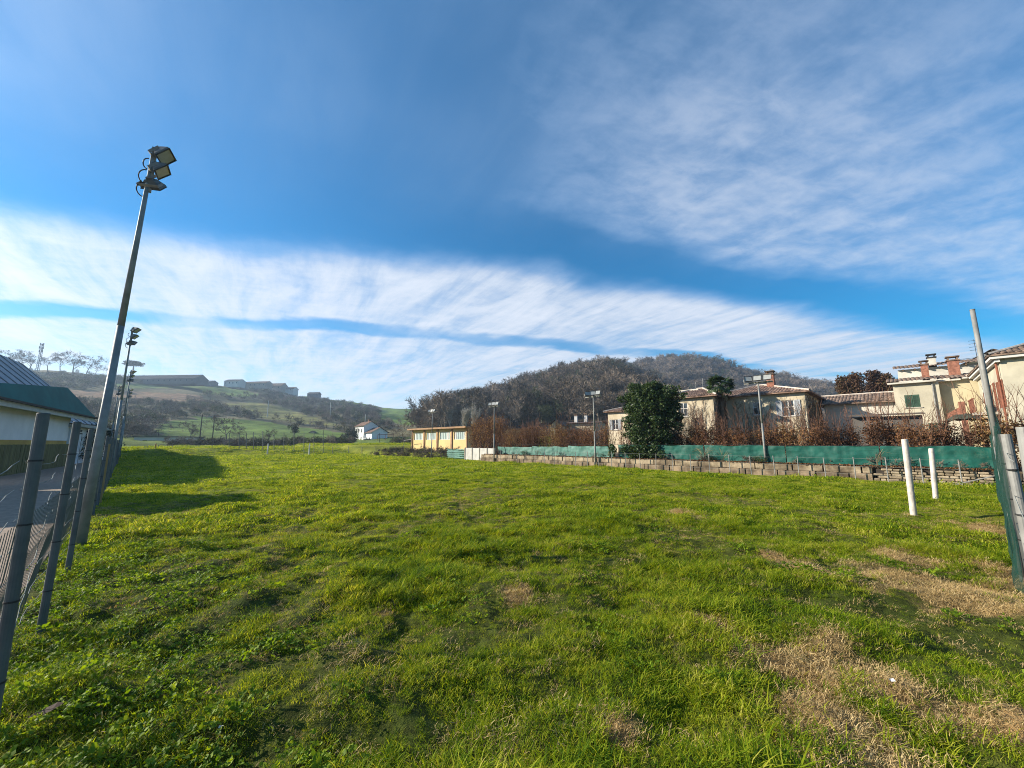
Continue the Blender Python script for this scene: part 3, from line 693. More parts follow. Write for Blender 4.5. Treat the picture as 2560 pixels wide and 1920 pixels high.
def net_panel(parent, x0, x1, z0, z1, mat, seed, rib=.075, amp=.012, name='net_panel'):
    nx = max(6, int((x1-x0)/.07)); nz_ = 26; xs = np.linspace(x0, x1, nx); zs = np.linspace(0, 1, nz_); XX, TT = np.meshgrid(xs, zs)
    base = z0+.035*fbm(xs*1.3+seed, xs*0+seed, 3); top = z1+.03*fbm(xs*.9+seed+7, xs*0, 3)-.03*np.abs(np.sin((xs-x0)*1.35)); ZZ = base+(top-base)*TT
    YY = amp*np.sin(ZZ/rib*6.283+1.2*fbm(XX*.7, ZZ*2+seed, 2))+.04*fbm(XX*1.2+seed, ZZ*1.5, 3)+.018*fbm(XX*5, ZZ*3, 2)+.05*np.abs(np.sin((XX-x0)*1.6))*(1-TT)
    v = np.stack([XX, YY, ZZ], -1).reshape(-1, 3); i_, j_ = np.meshgrid(np.arange(nz_-1), np.arange(nx-1), indexing='ij'); k_ = (i_*nx+j_).ravel()
    return link(name, np_mesh(name, v, np.stack([k_, k_+1, k_+nx+1, k_+nx], 1), mat, True), parent)
xb = [26.3-onb(u_, 1130, 23.3)[0] for u_ in (1244, 1330, 1420, 1536, 1545, 1760, 1964, 2200, 2505)]
for i_, (x0, x1) in enumerate(zip(xb[:-1], xb[1:])):
    if i_ == 3: continue
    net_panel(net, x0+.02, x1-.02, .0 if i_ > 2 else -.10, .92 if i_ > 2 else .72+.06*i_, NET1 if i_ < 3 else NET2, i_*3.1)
for i_ in range(11):
    x_ = xb[0]+(xb[-1]-xb[0])*i_/10; m_ = MB(); m_.tube((x_, .12, -.05), (x_, .12, 1.0), .025, .025, 8); m_.build('post', DARKMETAL, net)
m_ = MB(); m_.path([(x_, .09, .93+.02*math.sin(x_)) for x_ in np.linspace(xb[0], xb[-1], 40)], .008, 4); m_.build('top_wire', DARKMETAL, net)
# concrete panel fence and torn net, far end of the wall
cp = empty('concrete_panel_fence', W(32.9, 23.0), ANG, 'short run of grey concrete panels between the hall and the net', 'wall')
x0 = 32.9-onb(1163, 1150, 23.0)[0]; x1 = 32.9-onb(1238, 1150, 23.0)[0]
PAN = M('grey_panel', (.46, .45, .42), .14, 1.5, .95, .6, 12)
for q in range(4):
    u0, u1 = x0+(x1-x0)*q/4, x0+(x1-x0)*(q+1)/4
    m_ = MB(); m_.cham(u0+.06, u1-.06, -.03, .05, .02, 1.12, .015); m_.build('panel', PAN, cp)
for q in range(5):
    u0 = x0+(x1-x0)*q/4; m_ = MB(); m_.cham(u0-.055, u0+.055, -.07, .08, -.1, 1.16, .015); m_.build('post', CONC, cp)
tn = empty('torn_green_net', W(32.9, 23.2), ANG, 'crumpled torn piece of green net left of the concrete panels', 'net')
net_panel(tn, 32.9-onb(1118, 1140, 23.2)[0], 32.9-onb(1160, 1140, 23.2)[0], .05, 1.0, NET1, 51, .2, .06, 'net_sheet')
for u_ in (1118, 1160):
    x_ = 32.9-onb(u_, 1140, 23.2)[0]; MB().tube((x_, .05, -.1), (x_, .05, 1.05), .03, .03, 8).build('post', DARKMETAL, tn)

# ------------------------------------------------------------------ hedge shrubs with withered leaves
BROWNLEAF = leafmat('withered_leaf', [(.050, .027, .017), (.105, .052, .030), (.18, .088, .046), (.26, .140, .068), (.32, .21, .09)], trans=.3, rough=.7, scale=.8, spec=.15, wi=.55, wl=.35)
REDTWIG = M('russet_twigs', (.13, .068, .045), .3, 1.2, .95, 0)
def hedge_shrub(seed, h, wd, n_stem, n_leaf, leafz, fan):
    g = random.Random(seed); gn = np.random.default_rng(seed); st = MB(); cs = []
    for _ in range(n_stem):
        th = g.uniform(0, 6.283); d = Vector((math.cos(th)*fan*g.uniform(.1, 1), math.sin(th)*fan*g.uniform(.1, 1), 1)).normalized(); p = Vector((g.gauss(0, wd*.18), g.gauss(0, wd*.18), -.1)); L = h*g.uniform(.7, 1.04); pts = [p]; n_ = 6
        for q in range(n_):
            d = (d+Vector((g.gauss(0, .07), g.gauss(0, .07), .10))).normalized(); p = p+d*L/n_; pts.append(p)
            if p.z < leafz*h*g.uniform(.8, 1.15): cs.append((p.x, p.y, p.z, .28))
            if q > 0:
                for _k in range(3):
                    dd = (d+Vector((g.gauss(0, .5), g.gauss(0, .5), .3))).normalized(); e_ = p+dd*g.uniform(.25, .7); st.tube(p, e_, .007, .003, 3, False)
                    if e_.z < leafz*h*g.uniform(.8, 1.1): cs.append((e_.x, e_.y, e_.z, .22))
        st.path(pts, [.022*(1-.8*q/n_)+.003 for q in range(n_+1)], 4)
    v, f = leaf_cloud(cs, max(1, n_leaf//max(1, len(cs))), .045, gn, .9)
    return st.mesh('stems', REDTWIG), np_mesh('leaves', v, f, BROWNLEAF)
SH = [hedge_shrub(61, 2.9, .9, 8, 1900, .62, .25), hedge_shrub(62, 3.3, .9, 7, 1700, .56, .2), hedge_shrub(63, 2.6, .9, 8, 2000, .68, .3)]       # right: leafy foot, bare tops
SB = [hedge_shrub(65, 2.9, 1.2, 22, 2600, .95, .45), hedge_shrub(66, 3.0, 1.2, 24, 2800, .93, .5)]                                                        # left: dense russet
ST = [hedge_shrub(67, 2.8, 1.0, 14, 300, .5, .4), hedge_shrub(68, 3.0, 1.0, 12, 260, .5, .35)]      # nearly leafless
def put_shrub(kind, a_, b_, s, label, group):
    e_ = empty('hedge_shrub', W(a_, b_, .5), random.uniform(0, 6.28), label, 'hedge shrub', group); e_.scale = (s*random.uniform(.9, 1.1), s*random.uniform(.9, 1.1), s)
    link('stems', kind[0], e_); link('leaves', kind[1], e_)
def ordinal(n): return '%d%s' % (n, 'th' if 10 <= n % 100 <= 20 else {1: 'st', 2: 'nd', 3: 'rd'}.get(n % 10, 'th'))
a_ = 15.0; k = 0
while a_ > -5.6:
    if a_ < 11.2: k += 1; put_shrub(random.choice(SH), a_+random.gauss(0, .1), 24.6+random.gauss(0, .25), random.uniform(.85, 1.12), 'brown twiggy hedge shrub behind the green net, %s rightwards from the evergreen tree' % ordinal(k), 'twiggy hedge shrubs before the houses')
    a_ -= .56
a_ = 15.4; k = 0
while a_ < 26.5:
    k += 1; put_shrub(random.choice(SB), a_+random.gauss(0, .12), 24.8+random.gauss(0, .2), random.uniform(.70, .95), 'dense russet hedge shrub behind the faded net, %s leftwards from the evergreen tree' % ordinal(k), 'russet hedge shrubs behind the faded net')
    a_ += .8
for k, (a_, b_, s) in enumerate(((27.6, 25.2, 1.22), (29.0, 25.4, 1.32), (30.3, 25.6, 1.28), (31.5, 26.0, 1.1))):
    put_shrub(SB[int(a_) % 2], a_, b_, s, 'tall rounded russet shrub, %s leftwards to the yellow hall' % ('first', 'second', 'third', 'last and lowest')[k], 'big russet shrubs beside the hall')
for k, a_ in enumerate(np.arange(15.5, 36, 1.5)):
    put_shrub(ST[int(a_) % 2], a_+random.gauss(0, .3), 30+random.gauss(0, .6), random.uniform(1.0, 1.35), 'loose reddish shrub in the row behind the russet hedge, %s from the right' % ordinal(k+1), 'second row of reddish shrubs')
# ------------------------------------------------------------------ house kit (local frame: x right along the front, y away, z up)
def facade(mb, x0, x1, z0, z1, y, ops, dep=.16):
    xs = sorted({x0, x1, *[q for o in ops for q in (o[0], o[0]+o[2])]}); zs = sorted({z0, z1, *[q for o in ops for q in (o[1], o[1]+o[3])]})
    for i in range(len(xs)-1):
        for j in range(len(zs)-1):
            cx, cz = (xs[i]+xs[i+1])/2, (zs[j]+zs[j+1])/2
            if any(o[0] < cx < o[0]+o[2] and o[1] < cz < o[1]+o[3] for o in ops): continue
            mb.quad((xs[i], y, zs[j]), (xs[i+1], y, zs[j]), (xs[i+1], y, zs[j+1]), (xs[i], y, zs[j+1]))
    for ox, oz, ow, oh in ops:
        a, b, c, d = (ox, oz), (ox+ow, oz), (ox+ow, oz+oh), (ox, oz+oh)
        for p, q in ((a, b), (b, c), (c, d), (d, a)): mb.quad((p[0], y, p[1]), (q[0], y, q[1]), (q[0], y+dep, q[1]), (p[0], y+dep, p[1]))
def block(x0, x1, y0, y1, z0, z1, ops=(), gable=None):
    m_ = MB(); facade(m_, x0, x1, z0, z1, y0, list(ops))
    m_.quad((x1, y0, z0), (x1, y1, z0), (x1, y1, z1), (x1, y0, z1)); m_.quad((x1, y1, z0), (x0, y1, z0), (x0, y1, z1), (x1, y1, z1)); m_.quad((x0, y1, z0), (x0, y0, z0), (x0, y0, z1), (x0, y1, z1))
    m_.quad((x0, y0, z1), (x1, y0, z1), (x1, y1, z1), (x0, y1, z1))
    if gable:
        for x_ in (x0, x1): m_.tri((x_, y0, z1), (x_, y1, z1), (x_, (y0+y1)/2, gable))
    return m_
def roof_plane(m_, E0, E1, up, r0, r1, tile=.24, amp=.045, rows=9):
    """corrugated slope: eave E0->E1, 'up' from eave to ridge line, ridge spans r0..r1 along the eave"""
    E0, E1, up = Vector(E0), Vector(E1), Vector(up); L = (E1-E0).length; d = (E1-E0)/L; nrm = d.cross(up).normalized()
    if nrm.z < 0: nrm = -nrm
    n = max(4, int(L/tile*4)); k0 = len(m_.v)
    for i in range(n+1):
        s_ = L*i/n; vm = 1.0
        if s_ < r0: vm = s_/max(r0, 1e-6)
        if s_ > r1: vm = min(vm, (L-s_)/max(L-r1, 1e-6))
        o_ = amp*(0, .75, 1, .75)[i % 4]
        for j in range(rows+1):
            p = E0+d*s_+up*(vm*j/rows)+nrm*(o_+.02*(1-(j % 2))+.012*math.sin(s_*3.1+j*1.7)); m_.v.append(tuple(p))
    for i in range(n):
        for j in range(rows):
            a = k0+i*(rows+1)+j; m_.f.append((a, a+rows+1, a+rows+2, a+1))
def hip_roof(par, x0, x1, y0, y1, ze, zr, mat=TILE, ov=.4, hip=True, tile=.24, name='roof'):
    x0, x1, y0, y1 = x0-ov, x1+ov, y0-ov, y1+ov; m_ = MB(); hw = (y1-y0)/2; h = zr-ze
    k = min(hw, (x1-x0)/2-.3) if hip else 0.0
    roof_plane(m_, (x0, y0, ze), (x1, y0, ze), (0, hw, h), k, (x1-x0)-k, tile); roof_plane(m_, (x1, y1, ze), (x0, y1, ze), (0, -hw, h), k, (x1-x0)-k, tile)
    if hip:
        roof_plane(m_, (x1, y0, ze), (x1, y1, ze), (-k, 0, h), hw, hw, tile); roof_plane(m_, (x0, y1, ze), (x0, y0, ze), (k, 0, h), hw, hw, tile)
    m_.quad((x0, y0, ze-.05), (x0, y1, ze-.05), (x1, y1, ze-.05), (x1, y0, ze-.05))
    for a, b in (((x0, y0), (x1, y0)), ((x1, y0), (x1, y1)), ((x1, y1), (x0, y1)), ((x0, y1), (x0, y0))): m_.quad((*a, ze-.06), (*b, ze-.06), (*b, ze+.03), (*a, ze+.03))
    ro = m_.build(name, mat, par)
    c_ = MB(); ym = (y0+y1)/2; rr = [(x0+k, ym, zr+.05), (x1-k, ym, zr+.05)]; c_.path(rr, .09, 6)
    if hip:
        for p, q in (((x0, y0), rr[0]), ((x0, y1), rr[0]), ((x1, y0), rr[1]), ((x1, y1), rr[1])): c_.path([(*p, ze+.06), q], .085, 6)
    c_.build('ridge_cap', MORTAR, ro); return ro
def window(par, x, z, w_, h, y, frame=WHITEP, shutters=None, sm=None, bars=True, sill=True, name='window', dep=.1):
    f_ = .06; m_ = MB()
    for a in ((x, x+f_, z, z+h), (x+w_-f_, x+w_, z, z+h), (x+f_, x+w_-f_, z, z+f_), (x+f_, x+w_-f_, z+h-f_, z+h)): m_.box(a[0], a[1], y+dep-.03, y+dep+.02, a[2], a[3])
    if bars:
        m_.box(x+w_/2-.03, x+w_/2+.03, y+dep-.03, y+dep+.02, z+f_, z+h-f_); m_.box(x+f_, x+w_/2-.03, y+dep-.025, y+dep+.015, z+h*.55, z+h*.55+.05); m_.box(x+w_/2+.03, x+w_-f_, y+dep-.025, y+dep+.015, z+h*.55, z+h*.55+.05)
    o = m_.build(name, frame, par)
    p_ = MB(); p_.quad((x+.02, y+dep+.005, z+.02), (x+w_-.02, y+dep+.005, z+.02), (x+w_-.02, y+dep+.005, z+h-.02), (x+.02, y+dep+.005, z+h-.02)); p_.build('pane', GLASS, o)
    if sill: s_ = MB(); s_.box(x-.08, x+w_+.08, y-.07, y+.05, z-.07, z-.004); s_.build('sill', CONC, o)
    if shutters:
        for sgn in (0, 1):
            s_ = MB(); sw = w_/2
            if shutters == 'open': a0 = x-sw-.02 if sgn == 0 else x+w_+.02; a1, yy = a0+sw, y-.055
            else: a0 = x+.01+sgn*sw; a1, yy = a0+sw-.02, y-.01
            s_.box(a0, a0+.06, yy, yy+.04, z, z+h); s_.box(a1-.06, a1, yy, yy+.04, z, z+h); s_.box(a0+.06, a1-.06, yy, yy+.04, z, z+.07); s_.box(a0+.06, a1-.06, yy, yy+.04, z+h-.07, z+h)
            q = z+.08
            while q < z+h-.1: s_.box(a0+.06, a1-.06, yy+.008, yy+.032, q, q+.05); q += .075
            s_.build('shutter', sm, o)
    return o
def chimney(par, x, y, z0, z1, w_=.5, mat=BRICK, capm=None):
    m_ = MB(); m_.box(x-w_/2, x+w_/2, y-w_/2, y+w_/2, z0, z1); c = m_.build('chimney', mat, par)
    m_ = MB(); m_.box(x-w_/2-.07, x+w_/2+.07, y-w_/2-.07, y+w_/2+.07, z1, z1+.09)
    for a, b in ((-1, -1), (1, -1), (-1, 1), (1, 1)): m_.box(x+a*w_*.4-.05, x+a*w_*.4+.05, y+b*w_*.4-.05, y+b*w_*.4+.05, z1+.09, z1+.28)
    m_.box(x-w_/2-.08, x+w_/2+.08, y-w_/2-.08, y+w_/2+.08, z1+.28, z1+.36); m_.build('cap', capm or TILE2, c); return c
VINE = M('vine_stem', (.15, .105, .070), .35, 2, .95, 0)
def vines(name, label, loc, rz, x0, x1, h, n, seed, r=.022, dens=1.0, leafy=0.0):
    """stems crawling up a wall (in front of local y=0)"""
    g = random.Random(seed); m_ = MB(); cs = []
    for _ in range(n):
        x = g.uniform(x0, x1); z = 0.0; top = h*g.uniform(.55, 1.0); y = -.04; pts = [(x, y, z)]; dr = g.gauss(0, .12)
        while z < top:
            st = g.uniform(.18, .4); dr = dr*.8+g.gauss(0, .09); x = min(x1, max(x0, x+dr*st*1.6)); z += st; y = -.035-g.uniform(0, .05); pts.append((x, y, min(z, h)))
            if g.random() < .5*dens:
                xx = min(x1, max(x0, x+g.gauss(0, .35))); m_.tube((x, y, min(z, h)), (xx, -.04, min(h, z+g.uniform(.2, .7))), r*.55, r*.25, 3, False)
            if g.random() < leafy: cs.append((x, -.08, z, .18))
        k = len(pts); m_.path(pts, [r*(1-.7*q/k) for q in range(k)], 4)
    e_ = empty(name, loc, rz, label, 'vine'); m_.build('stems', VINE, e_)
    if cs:
        v, f = leaf_cloud(cs, 7, .05, np.random.default_rng(seed)); link('leaves', np_mesh('leaves', v, f, BROWNLEAF), e_)
    return e_
CREAM = M('cream_plaster', (.52, .44, .30), .18, .8, .95, .3, 9, col2=(.46, .40, .30))
STUCCO = M('pale_yellow_plaster', (.44, .405, .31), .16, .7, .95, .2, 9)
STUCCO2 = M('deep_yellow_plaster', (.43, .375, .24), .16, .7, .95, .2, 9)
OLDWALL = M('old_white_plaster', (.48, .45, .39), .18, .8, .95, .3, 9)
GREENP = M('green_shutter', (.035, .075, .050), .2, 3, .7, .1)
GREYSH = M('grey_shutter', (.36, .38, .40), .15, 3, .8, .1)
BROWNP = M('brown_paint', (.20, .075, .045), .2, 3, .8, .1)
TZ = .55
def aw(u, v, b): return onb(u, v, b)[0]
# vine covered villa: wing B (near), wing C (right, set back), wing A (left, low)
aBl, aBr, bB = 15.2, aw(1783, 1000, 34), 34.0
villa = empty('vine_covered_villa', W(aBl, bB, TZ), ANG, 'old cream villa with hipped clay roofs half covered in bare vines', 'house')
wB = aBl-aBr; hB = 5.45-TZ
xB1 = aBl-aw(1693, 1000, 34)
m_ = block(0, wB, 0, 7.5, -.3, hB, [(xB1+.1, 3.3, .75, 1.2), (wB-1.55, 2.1, .55, 1.05)]); m_.build('wall', CREAM, villa)
window(villa, xB1+.1, 3.3, .75, 1.2, 0); window(villa, wB-1.55, 2.1, .55, 1.05, 0, M('dark_wood', (.05, .035, .025)), bars=False)
hip_roof(villa, 0, wB, 0, 7.5, hB, hB+1.15)
aCl, aCr, bC = 12.5, aw(2013, 1000, 37), 37.0
oC = Vector((aBl-aCl, bC-bB, 0)); wC = aCl-aCr; hC = 5.55-TZ
def xC(u, v): return aBl-aw(u, v, bC)
ops = [(xC(1954, 1000), 3.15, .78, 1.25), (xC(1880, 1000), 3.35, .7, 1.1), (xC(1949, 1080), .5, .95, 1.25)]
m_ = block(oC.x, oC.x+wC, oC.y, oC.y+8, -.3, hC, ops); m_.build('wall', CREAM, villa)
window(villa, *ops[0], oC.y, WHITEP, 'open', GREYSH); window(villa, *ops[1], oC.y, WHITEP); window(villa, *ops[2], oC.y, WHITEP, bars=True)
hip_roof(villa, oC.x, oC.x+wC, oC.y, oC.y+8, hC, hC+1.25)
chimney(villa, aBl-aw(1937, 960, 41.5), oC.y+3.0, hC+.8, hC+2.0, .55)
aAl = aw(1520, 1040, 39); oA = aBl-aAl; hA = 5.1-TZ
ops = [(oA+.55, 2.5, .7, 1.15)]
m_ = block(oA, 0.5, 5, 12, -.3, hA, ops); m_.build('wall', CREAM, villa); window(villa, *ops[0], 5, WHITEP, 'open', GREYSH)
hip_roof(villa, oA, .5, 5, 12, hA, hA+1.2)
m_ = MB(); m_.box(.3, 2.4, 3.0, 4.6, hB+.95, hB+1.1); m_.box(.5, 2.2, 3.2, 4.4, hB+.4, hB+.95); m_.build('dormer', OLDWALL, villa)
for k_, (xx, hh) in enumerate(((1.9, .75), (2.6, 1.05))):
    m_ = MB(); m_.path([(xx, 3.7, hB+1.0), (xx+.03, 3.7, hB+1.0+hh*.8), (xx+.12*(1-k_), 3.7, hB+1.0+hh+.1)], .03, 6); m_.build('flue_pipe', GALV2, villa)
vines('wall_vine', 'bare vine stems streaking the lit front of the villa near wing', W(aBl-xB1, bB, TZ), ANG, 0.1, wB-xB1-.05, hB-.2, 38, 71, .022, 1.4)
vines('wall_vine', 'dense brown vine hanging over the shaded side wall of the villa', W(aBr, bB, TZ), ANG+math.pi/2,   .05, 2.95, hB-.1, 70, 72, .028, 1.6, .35)
vines('wall_vine', 'bare vine stems streaking the front of the villa right wing', W(aCl-2.4, bC, TZ), ANG, .1, wC-2.5, hC-.2, 50, 73, .022, 1.3, .03)
vines('wall_vine', 'thick vine covering the shaded right end of the villa', W(aCr, bC, TZ), ANG+math.pi/2, .05, 7.8, hC-.1, 80, 74, .028, 1.5, .25)
# low house D
aDl, aDr, bD = aw(2060, 1010, 44), aw(2250, 1005, 44), 44
hD = 4.95-TZ; wD = aDl-aDr
low = empty('low_white_house', W(aDl, bD, TZ), ANG, 'low white house with long clay roof between the villa and yellow house', 'house')
ops = [(wD*.62, 1.7, .7, .9)]
block(0, wD, 0, 6, -.3, hD, ops).build('wall', OLDWALL, low); window(low, *ops[0], 0, BROWNP, 'closed', BROWNP); hip_roof(low, 0, wD, 0, 6, hD, hD+1.0, TILE2, .45, False)
# pale yellow house E: E1 back wing with green shutters, E2 wing coming forward, upper old building behind
bE = 42.5; aE = aw(2237, 1000, bE); hE = 6.25-TZ
yh = empty('pale_yellow_house', W(aE, bE, TZ), ANG, 'big pale yellow house with green shutters and brick chimneys on the right', 'house')
xm = aE-aw(2335, 952, bE); x2 = aE-aw(2376, 950, bE)
ops = [(aE-aw(2259, 980, bE), 3.75, .8, .95), (aE-aw(2263, 1030, bE), 1.75, .8, .85), (aE-aw(2316, 1030, bE), .75, .85, 1.75)]
block(0, xm, 0, 7, -.3, hE, ops).build('wall', STUCCO, yh)
for o_ in ops: window(yh, *o_, 0, GREENP, 'closed', GREENP, sill=o_[1] > 1)
block(xm+.002, x2+2, .5, 7, -.3, hE-.003, []).build('recess_wall', STUCCO2, yh)
m_ = MB(); roof_plane(m_, (-.35, -.4, hE+.02), (xm+.2, -.4, hE+.02), (0, 3.2, .62), 0, 99, .24); roof_plane(m_, (xm+.2, .1, hE+.02), (x2+2.5, .1, hE+.02), (0, 2.7, .60), 0, 99, .24); m_.build('roof', TILE2, yh)
m_ = MB(); m_.box(-.3, xm+.1, -.36, .05, hE-.12, hE+.0); m_.box(xm+.1, x2+.5, .14, .55, hE-.12, hE+.0); m_.build('cornice', OLDWALL, yh)
m_ = MB(); m_.tube((xm-.12, -.06, hE-.1), (xm-.12, -.06, -.3), .05, .05, 8); m_.build('downpipe', GALV2, yh)
chimney(yh, aE-aw(2311, 920, 44.5), 2.0, hE+.2, onb(2311, 913, 44.5)[1]-TZ, .40); chimney(yh, aE-aw(2384, 920, 45), 2.4, hE+.2, onb(2384, 903, 45)[1]-TZ, .58)
# E2
bE2 = 33.6; xw = aE-aw(2497, 895, bE2); yF = bE2-bE; hE2 = 6.2-TZ
m_ = MB()
ops2 = [(2.2, 2.9, .9, 1.5), (4.9, 2.9, .9, 1.7), (2.4, .2, .9, 1.9), (7.4, 3.0, .9, 1.5), (5.0, .2, 1.0, 1.9)]
side = MB(); facade(side, 0, -yF, -.3, hE2, 0, ops2)
fr = MB(); fr.add([], []); ops3 = [(2.1, 2.9, .9, 1.5)]
e2 = empty('pale_yellow_wing', W(aE-xw, bE, TZ), ANG-math.pi/2, 'tall pale yellow wing with white cornice coming forward at the right edge', 'house')
side.build('wall', STUCCO, e2)
for o_ in ops2: window(e2, *o_, 0, BROWNP, 'open', BROWNP, sill=o_[1] > 1)
m_ = MB(); m_.quad((-yF, 0, -.3), (-yF, 9, -.3), (-yF, 9, hE2), (-yF, 0, hE2)); m_.quad((0, 0, -.3), (0, 9, -.3), (0, 9, hE2), (0, 0, hE2)); m_.quad((0, 9, -.3), (-yF, 9, -.3), (-yF, 9, hE2), (0, 9, hE2)); m_.build('end_wall', STUCCO, e2)
m_ = MB(); m_.box(-.3, -yF+.35, -.35, .0, hE2-.05, hE2+.12); m_.box(-.2, -yF+.2, -.18, -.003, hE2-.22, hE2-.052); m_.box(-yF+.003, -yF+.35, .003, 9, hE2-.05, hE2+.12); m_.build('cornice', WHITEP, e2)
hip_roof(e2, 0, -yF, 0, 9, hE2+.16, hE2+2.0, TILE2, .42)
m_ = MB(); m_.box(4.3, 6.5, -1.0, -.002, 2.7, 2.85)
ro_ = m_.build('balcony', CONC, e2); m_ = MB()
for q in np.arange(4.35, 6.5, .16): m_.box(q, q+.09, -.98, -.94, 2.86, 3.65)
m_.box(4.3, 6.5, -1.0, -.92, 3.65, 3.72); m_.build('railing', BROWNP, ro_)
m_ = MB(); m_.tube((-yF-.35, -.1, hE2), (-yF-.35, -.1, 0), .05, .05, 8); m_.build('downpipe', BROWNP, e2)
# old upper building behind
bO = 50; aO = aw(2243, 920, bO); hO0 = onb(2243, 926, bO)[1]
ob = empty('old_plaster_building', W(aO, bO, TZ), ANG, 'old whitish building with tiled eaves rising behind the yellow house', 'house')
wO = aO-aw(2470, 895, bO)
block(0, wO+2, 0, 6, -.3, hO0-TZ, []).build('wall', OLDWALL, ob)
m_ = MB(); roof_plane(m_, (-.3, -.45, hO0-TZ+.02), (wO+2.3, -.45, hO0-TZ+.02), (0, 3.4, .75), 0, 99, .26); m_.build('roof', TILE2, ob)
m_ = MB()
for q in np.arange(.3, wO+2, .75): m_.box(q, q+.1, -.4, .0, hO0-TZ-.14, hO0-TZ-.02)
m_.build('rafter_ends', M('rafter', (.12, .08, .05)), ob)
chimney(ob, aO-aw(2331, 900, bO), 1.0, hO0-TZ+.1, hO0-TZ+.95, .5, OLDWALL, DARKMETAL)
# far gabled house behind that
bG = 56; aG = aw(2400, 890, bG); zG = onb(2460, 878, bG)[1]-TZ
gh = empty('gabled_house', W(aG, bG, TZ), ANG, 'ochre gabled house top showing above the old building with an aerial', 'house')
wG = aG-aw(2570, 880, bG)
m_ = MB(); m_.add([(0, 0, -.3), (wG, 0, -.3), (wG, 0, zG-1.2), (wG/2, 0, zG), (0, 0, zG-1.2)], [(0, 1, 2, 3, 4)]); m_.add([(0, 7, -.3), (wG, 7, -.3), (wG, 7, zG-1.2), (wG/2, 7, zG), (0, 7, zG-1.2)], [(4, 3, 2, 1, 0)]); m_.quad((0, 0, -.3), (0, 7, -.3), (0, 7, zG-1.2), (0, 0, zG-1.2)); m_.quad((wG, 0, -.3), (wG, 7, -.3), (wG, 7, zG-1.2), (wG, 0, zG-1.2)); m_.build('wall', STUCCO2, gh)
m_ = MB(); roof_plane(m_, (-.5, 7.4, zG-1.4), (-.5, -.5, zG-1.4), (wG/2+.5, 0, 1.45), 0, 99, .26); roof_plane(m_, (wG+.5, -.5, zG-1.4), (wG+.5, 7.4, zG-1.4), (-wG/2-.5, 0, 1.45), 0, 99, .26); m_.build('roof', TILE2, gh)
ae = empty('roof_aerial', W(aw(2440, 880, 55), 55.0, zG+TZ-1.25), ANG, 'thin television aerial on the roof of the gabled house', 'aerial')
m_ = MB(); m_.tube((0, 0, -.1), (0, 0, 2.3), .025, .02, 6); m_.build('mast', DARKMETAL, ae)
m_ = MB(); m_.tube((-1.6, 0, .55), (.6, 0, .6), .02, .02, 5)
for q in (1.3, 1.6, 1.9, 2.2): m_.tube((-.35, 0, q), (.35, 0, q), .015, .015, 4)
m_.build('antenna_rods', DARKMETAL, ae)
m_ = MB(); m_.tube((.3, -.15, .5), (.3, -.1, .5), .35, .33, 14); m_.build('dish', GALV2, ae)
# garden shed roof and gazebo behind the hedge
pg = empty('garden_lean_to', W(aw(2120, 1038, 31), 31, TZ), ANG, 'low dark lean-to roof in the garden behind the hedge', 'shed')
wP = aw(2120, 1038, 31)-aw(2312, 1032, 31); zP = onb(2200, 1036, 31)[1]-TZ
m_ = MB(); m_.add([(0, 0, zP), (wP, 0, zP), (wP, 2.2, zP+.15), (0, 2.2, zP+.15), (0, 0, zP-.07), (wP, 0, zP-.07), (wP, 2.2, zP+.08), (0, 2.2, zP+.08)], [(0,1,2,3),(7,6,5,4),(0,4,5,1),(1,5,6,2),(2,6,7,3),(3,7,4,0)]); m_.build('roof', M('bitumen', (.10, .085, .07)), pg)
m_ = MB(); m_.box(.1, wP-.1, .4, 2.1, -.1, zP-.1); m_.build('wall', M('dim_plaster', (.11, .10, .09), .15, 1), pg)  # wall darkened, its shade is put into the plaster colour
gz = empty('garden_gazebo', W(aw(2362, 1045, 31), 31, TZ), ANG, 'garden gazebo with sagging dark green cover in front of the yellow wing', 'gazebo')
wZ = aw(2362, 1045, 31)-aw(2478, 1045, 31); zZ = onb(2420, 1050, 31)[1]-TZ
xs_ = np.linspace(0, wZ, 14); ys_ = np.linspace(0, 2.4, 8); XX, YY = np.meshgrid(xs_, ys_); ZZ = zZ+.42*np.sin(np.pi*XX/wZ)**.7*np.sin(np.pi*np.clip(YY/2.4, .02, .98))**.5-.06*np.sin(XX*7)**2
i_, j_ = np.meshgrid(np.arange(7), np.arange(13), indexing='ij'); k_ = (i_*14+j_).ravel()
link('cover', np_mesh('cover', np.stack([XX, YY, ZZ], -1).reshape(-1, 3), np.stack([k_, k_+1, k_+15, k_+14], 1), M('dark_canvas', (.055, .060, .040), .2, 3), True), gz)
for x_, y_ in ((.05, .05), (wZ-.05, .05), (.05, 2.35), (wZ-.05, 2.35)): m_ = MB(); m_.tube((x_, y_, -.1), (x_, y_, zZ), .035, .035, 8); m_.build('leg', DARKMETAL, gz)
st = empty('brick_parapet', W(aw(2366, 1030, 38), 38, TZ), ANG, 'sloping red brick stair parapet before the yellow house', 'stair')
wS = aw(2366, 1030, 38)-aw(2400, 1030, 38); z0_ = onb(2366, 1035, 38)[1]-TZ; z1_ = onb(2400, 1018, 38)[1]-TZ
m_ = MB(); m_.add([(0, 0, z0_-.55), (wS, 0, z1_-.55), (wS, 0, z1_), (0, 0, z0_), (0, .2, z0_-.55), (wS, .2, z1_-.55), (wS, .2, z1_), (0, .2, z0_)], [(0,1,2,3),(7,6,5,4),(3,2,6,7),(0,3,7,4),(1,5,6,2)]); m_.build('parapet', BRICK, st)
m_ = MB(); m_.box(wS, wS+.26, -.05, .25, -.1, z1_+.35); m_.build('pillar', BRICK, st)
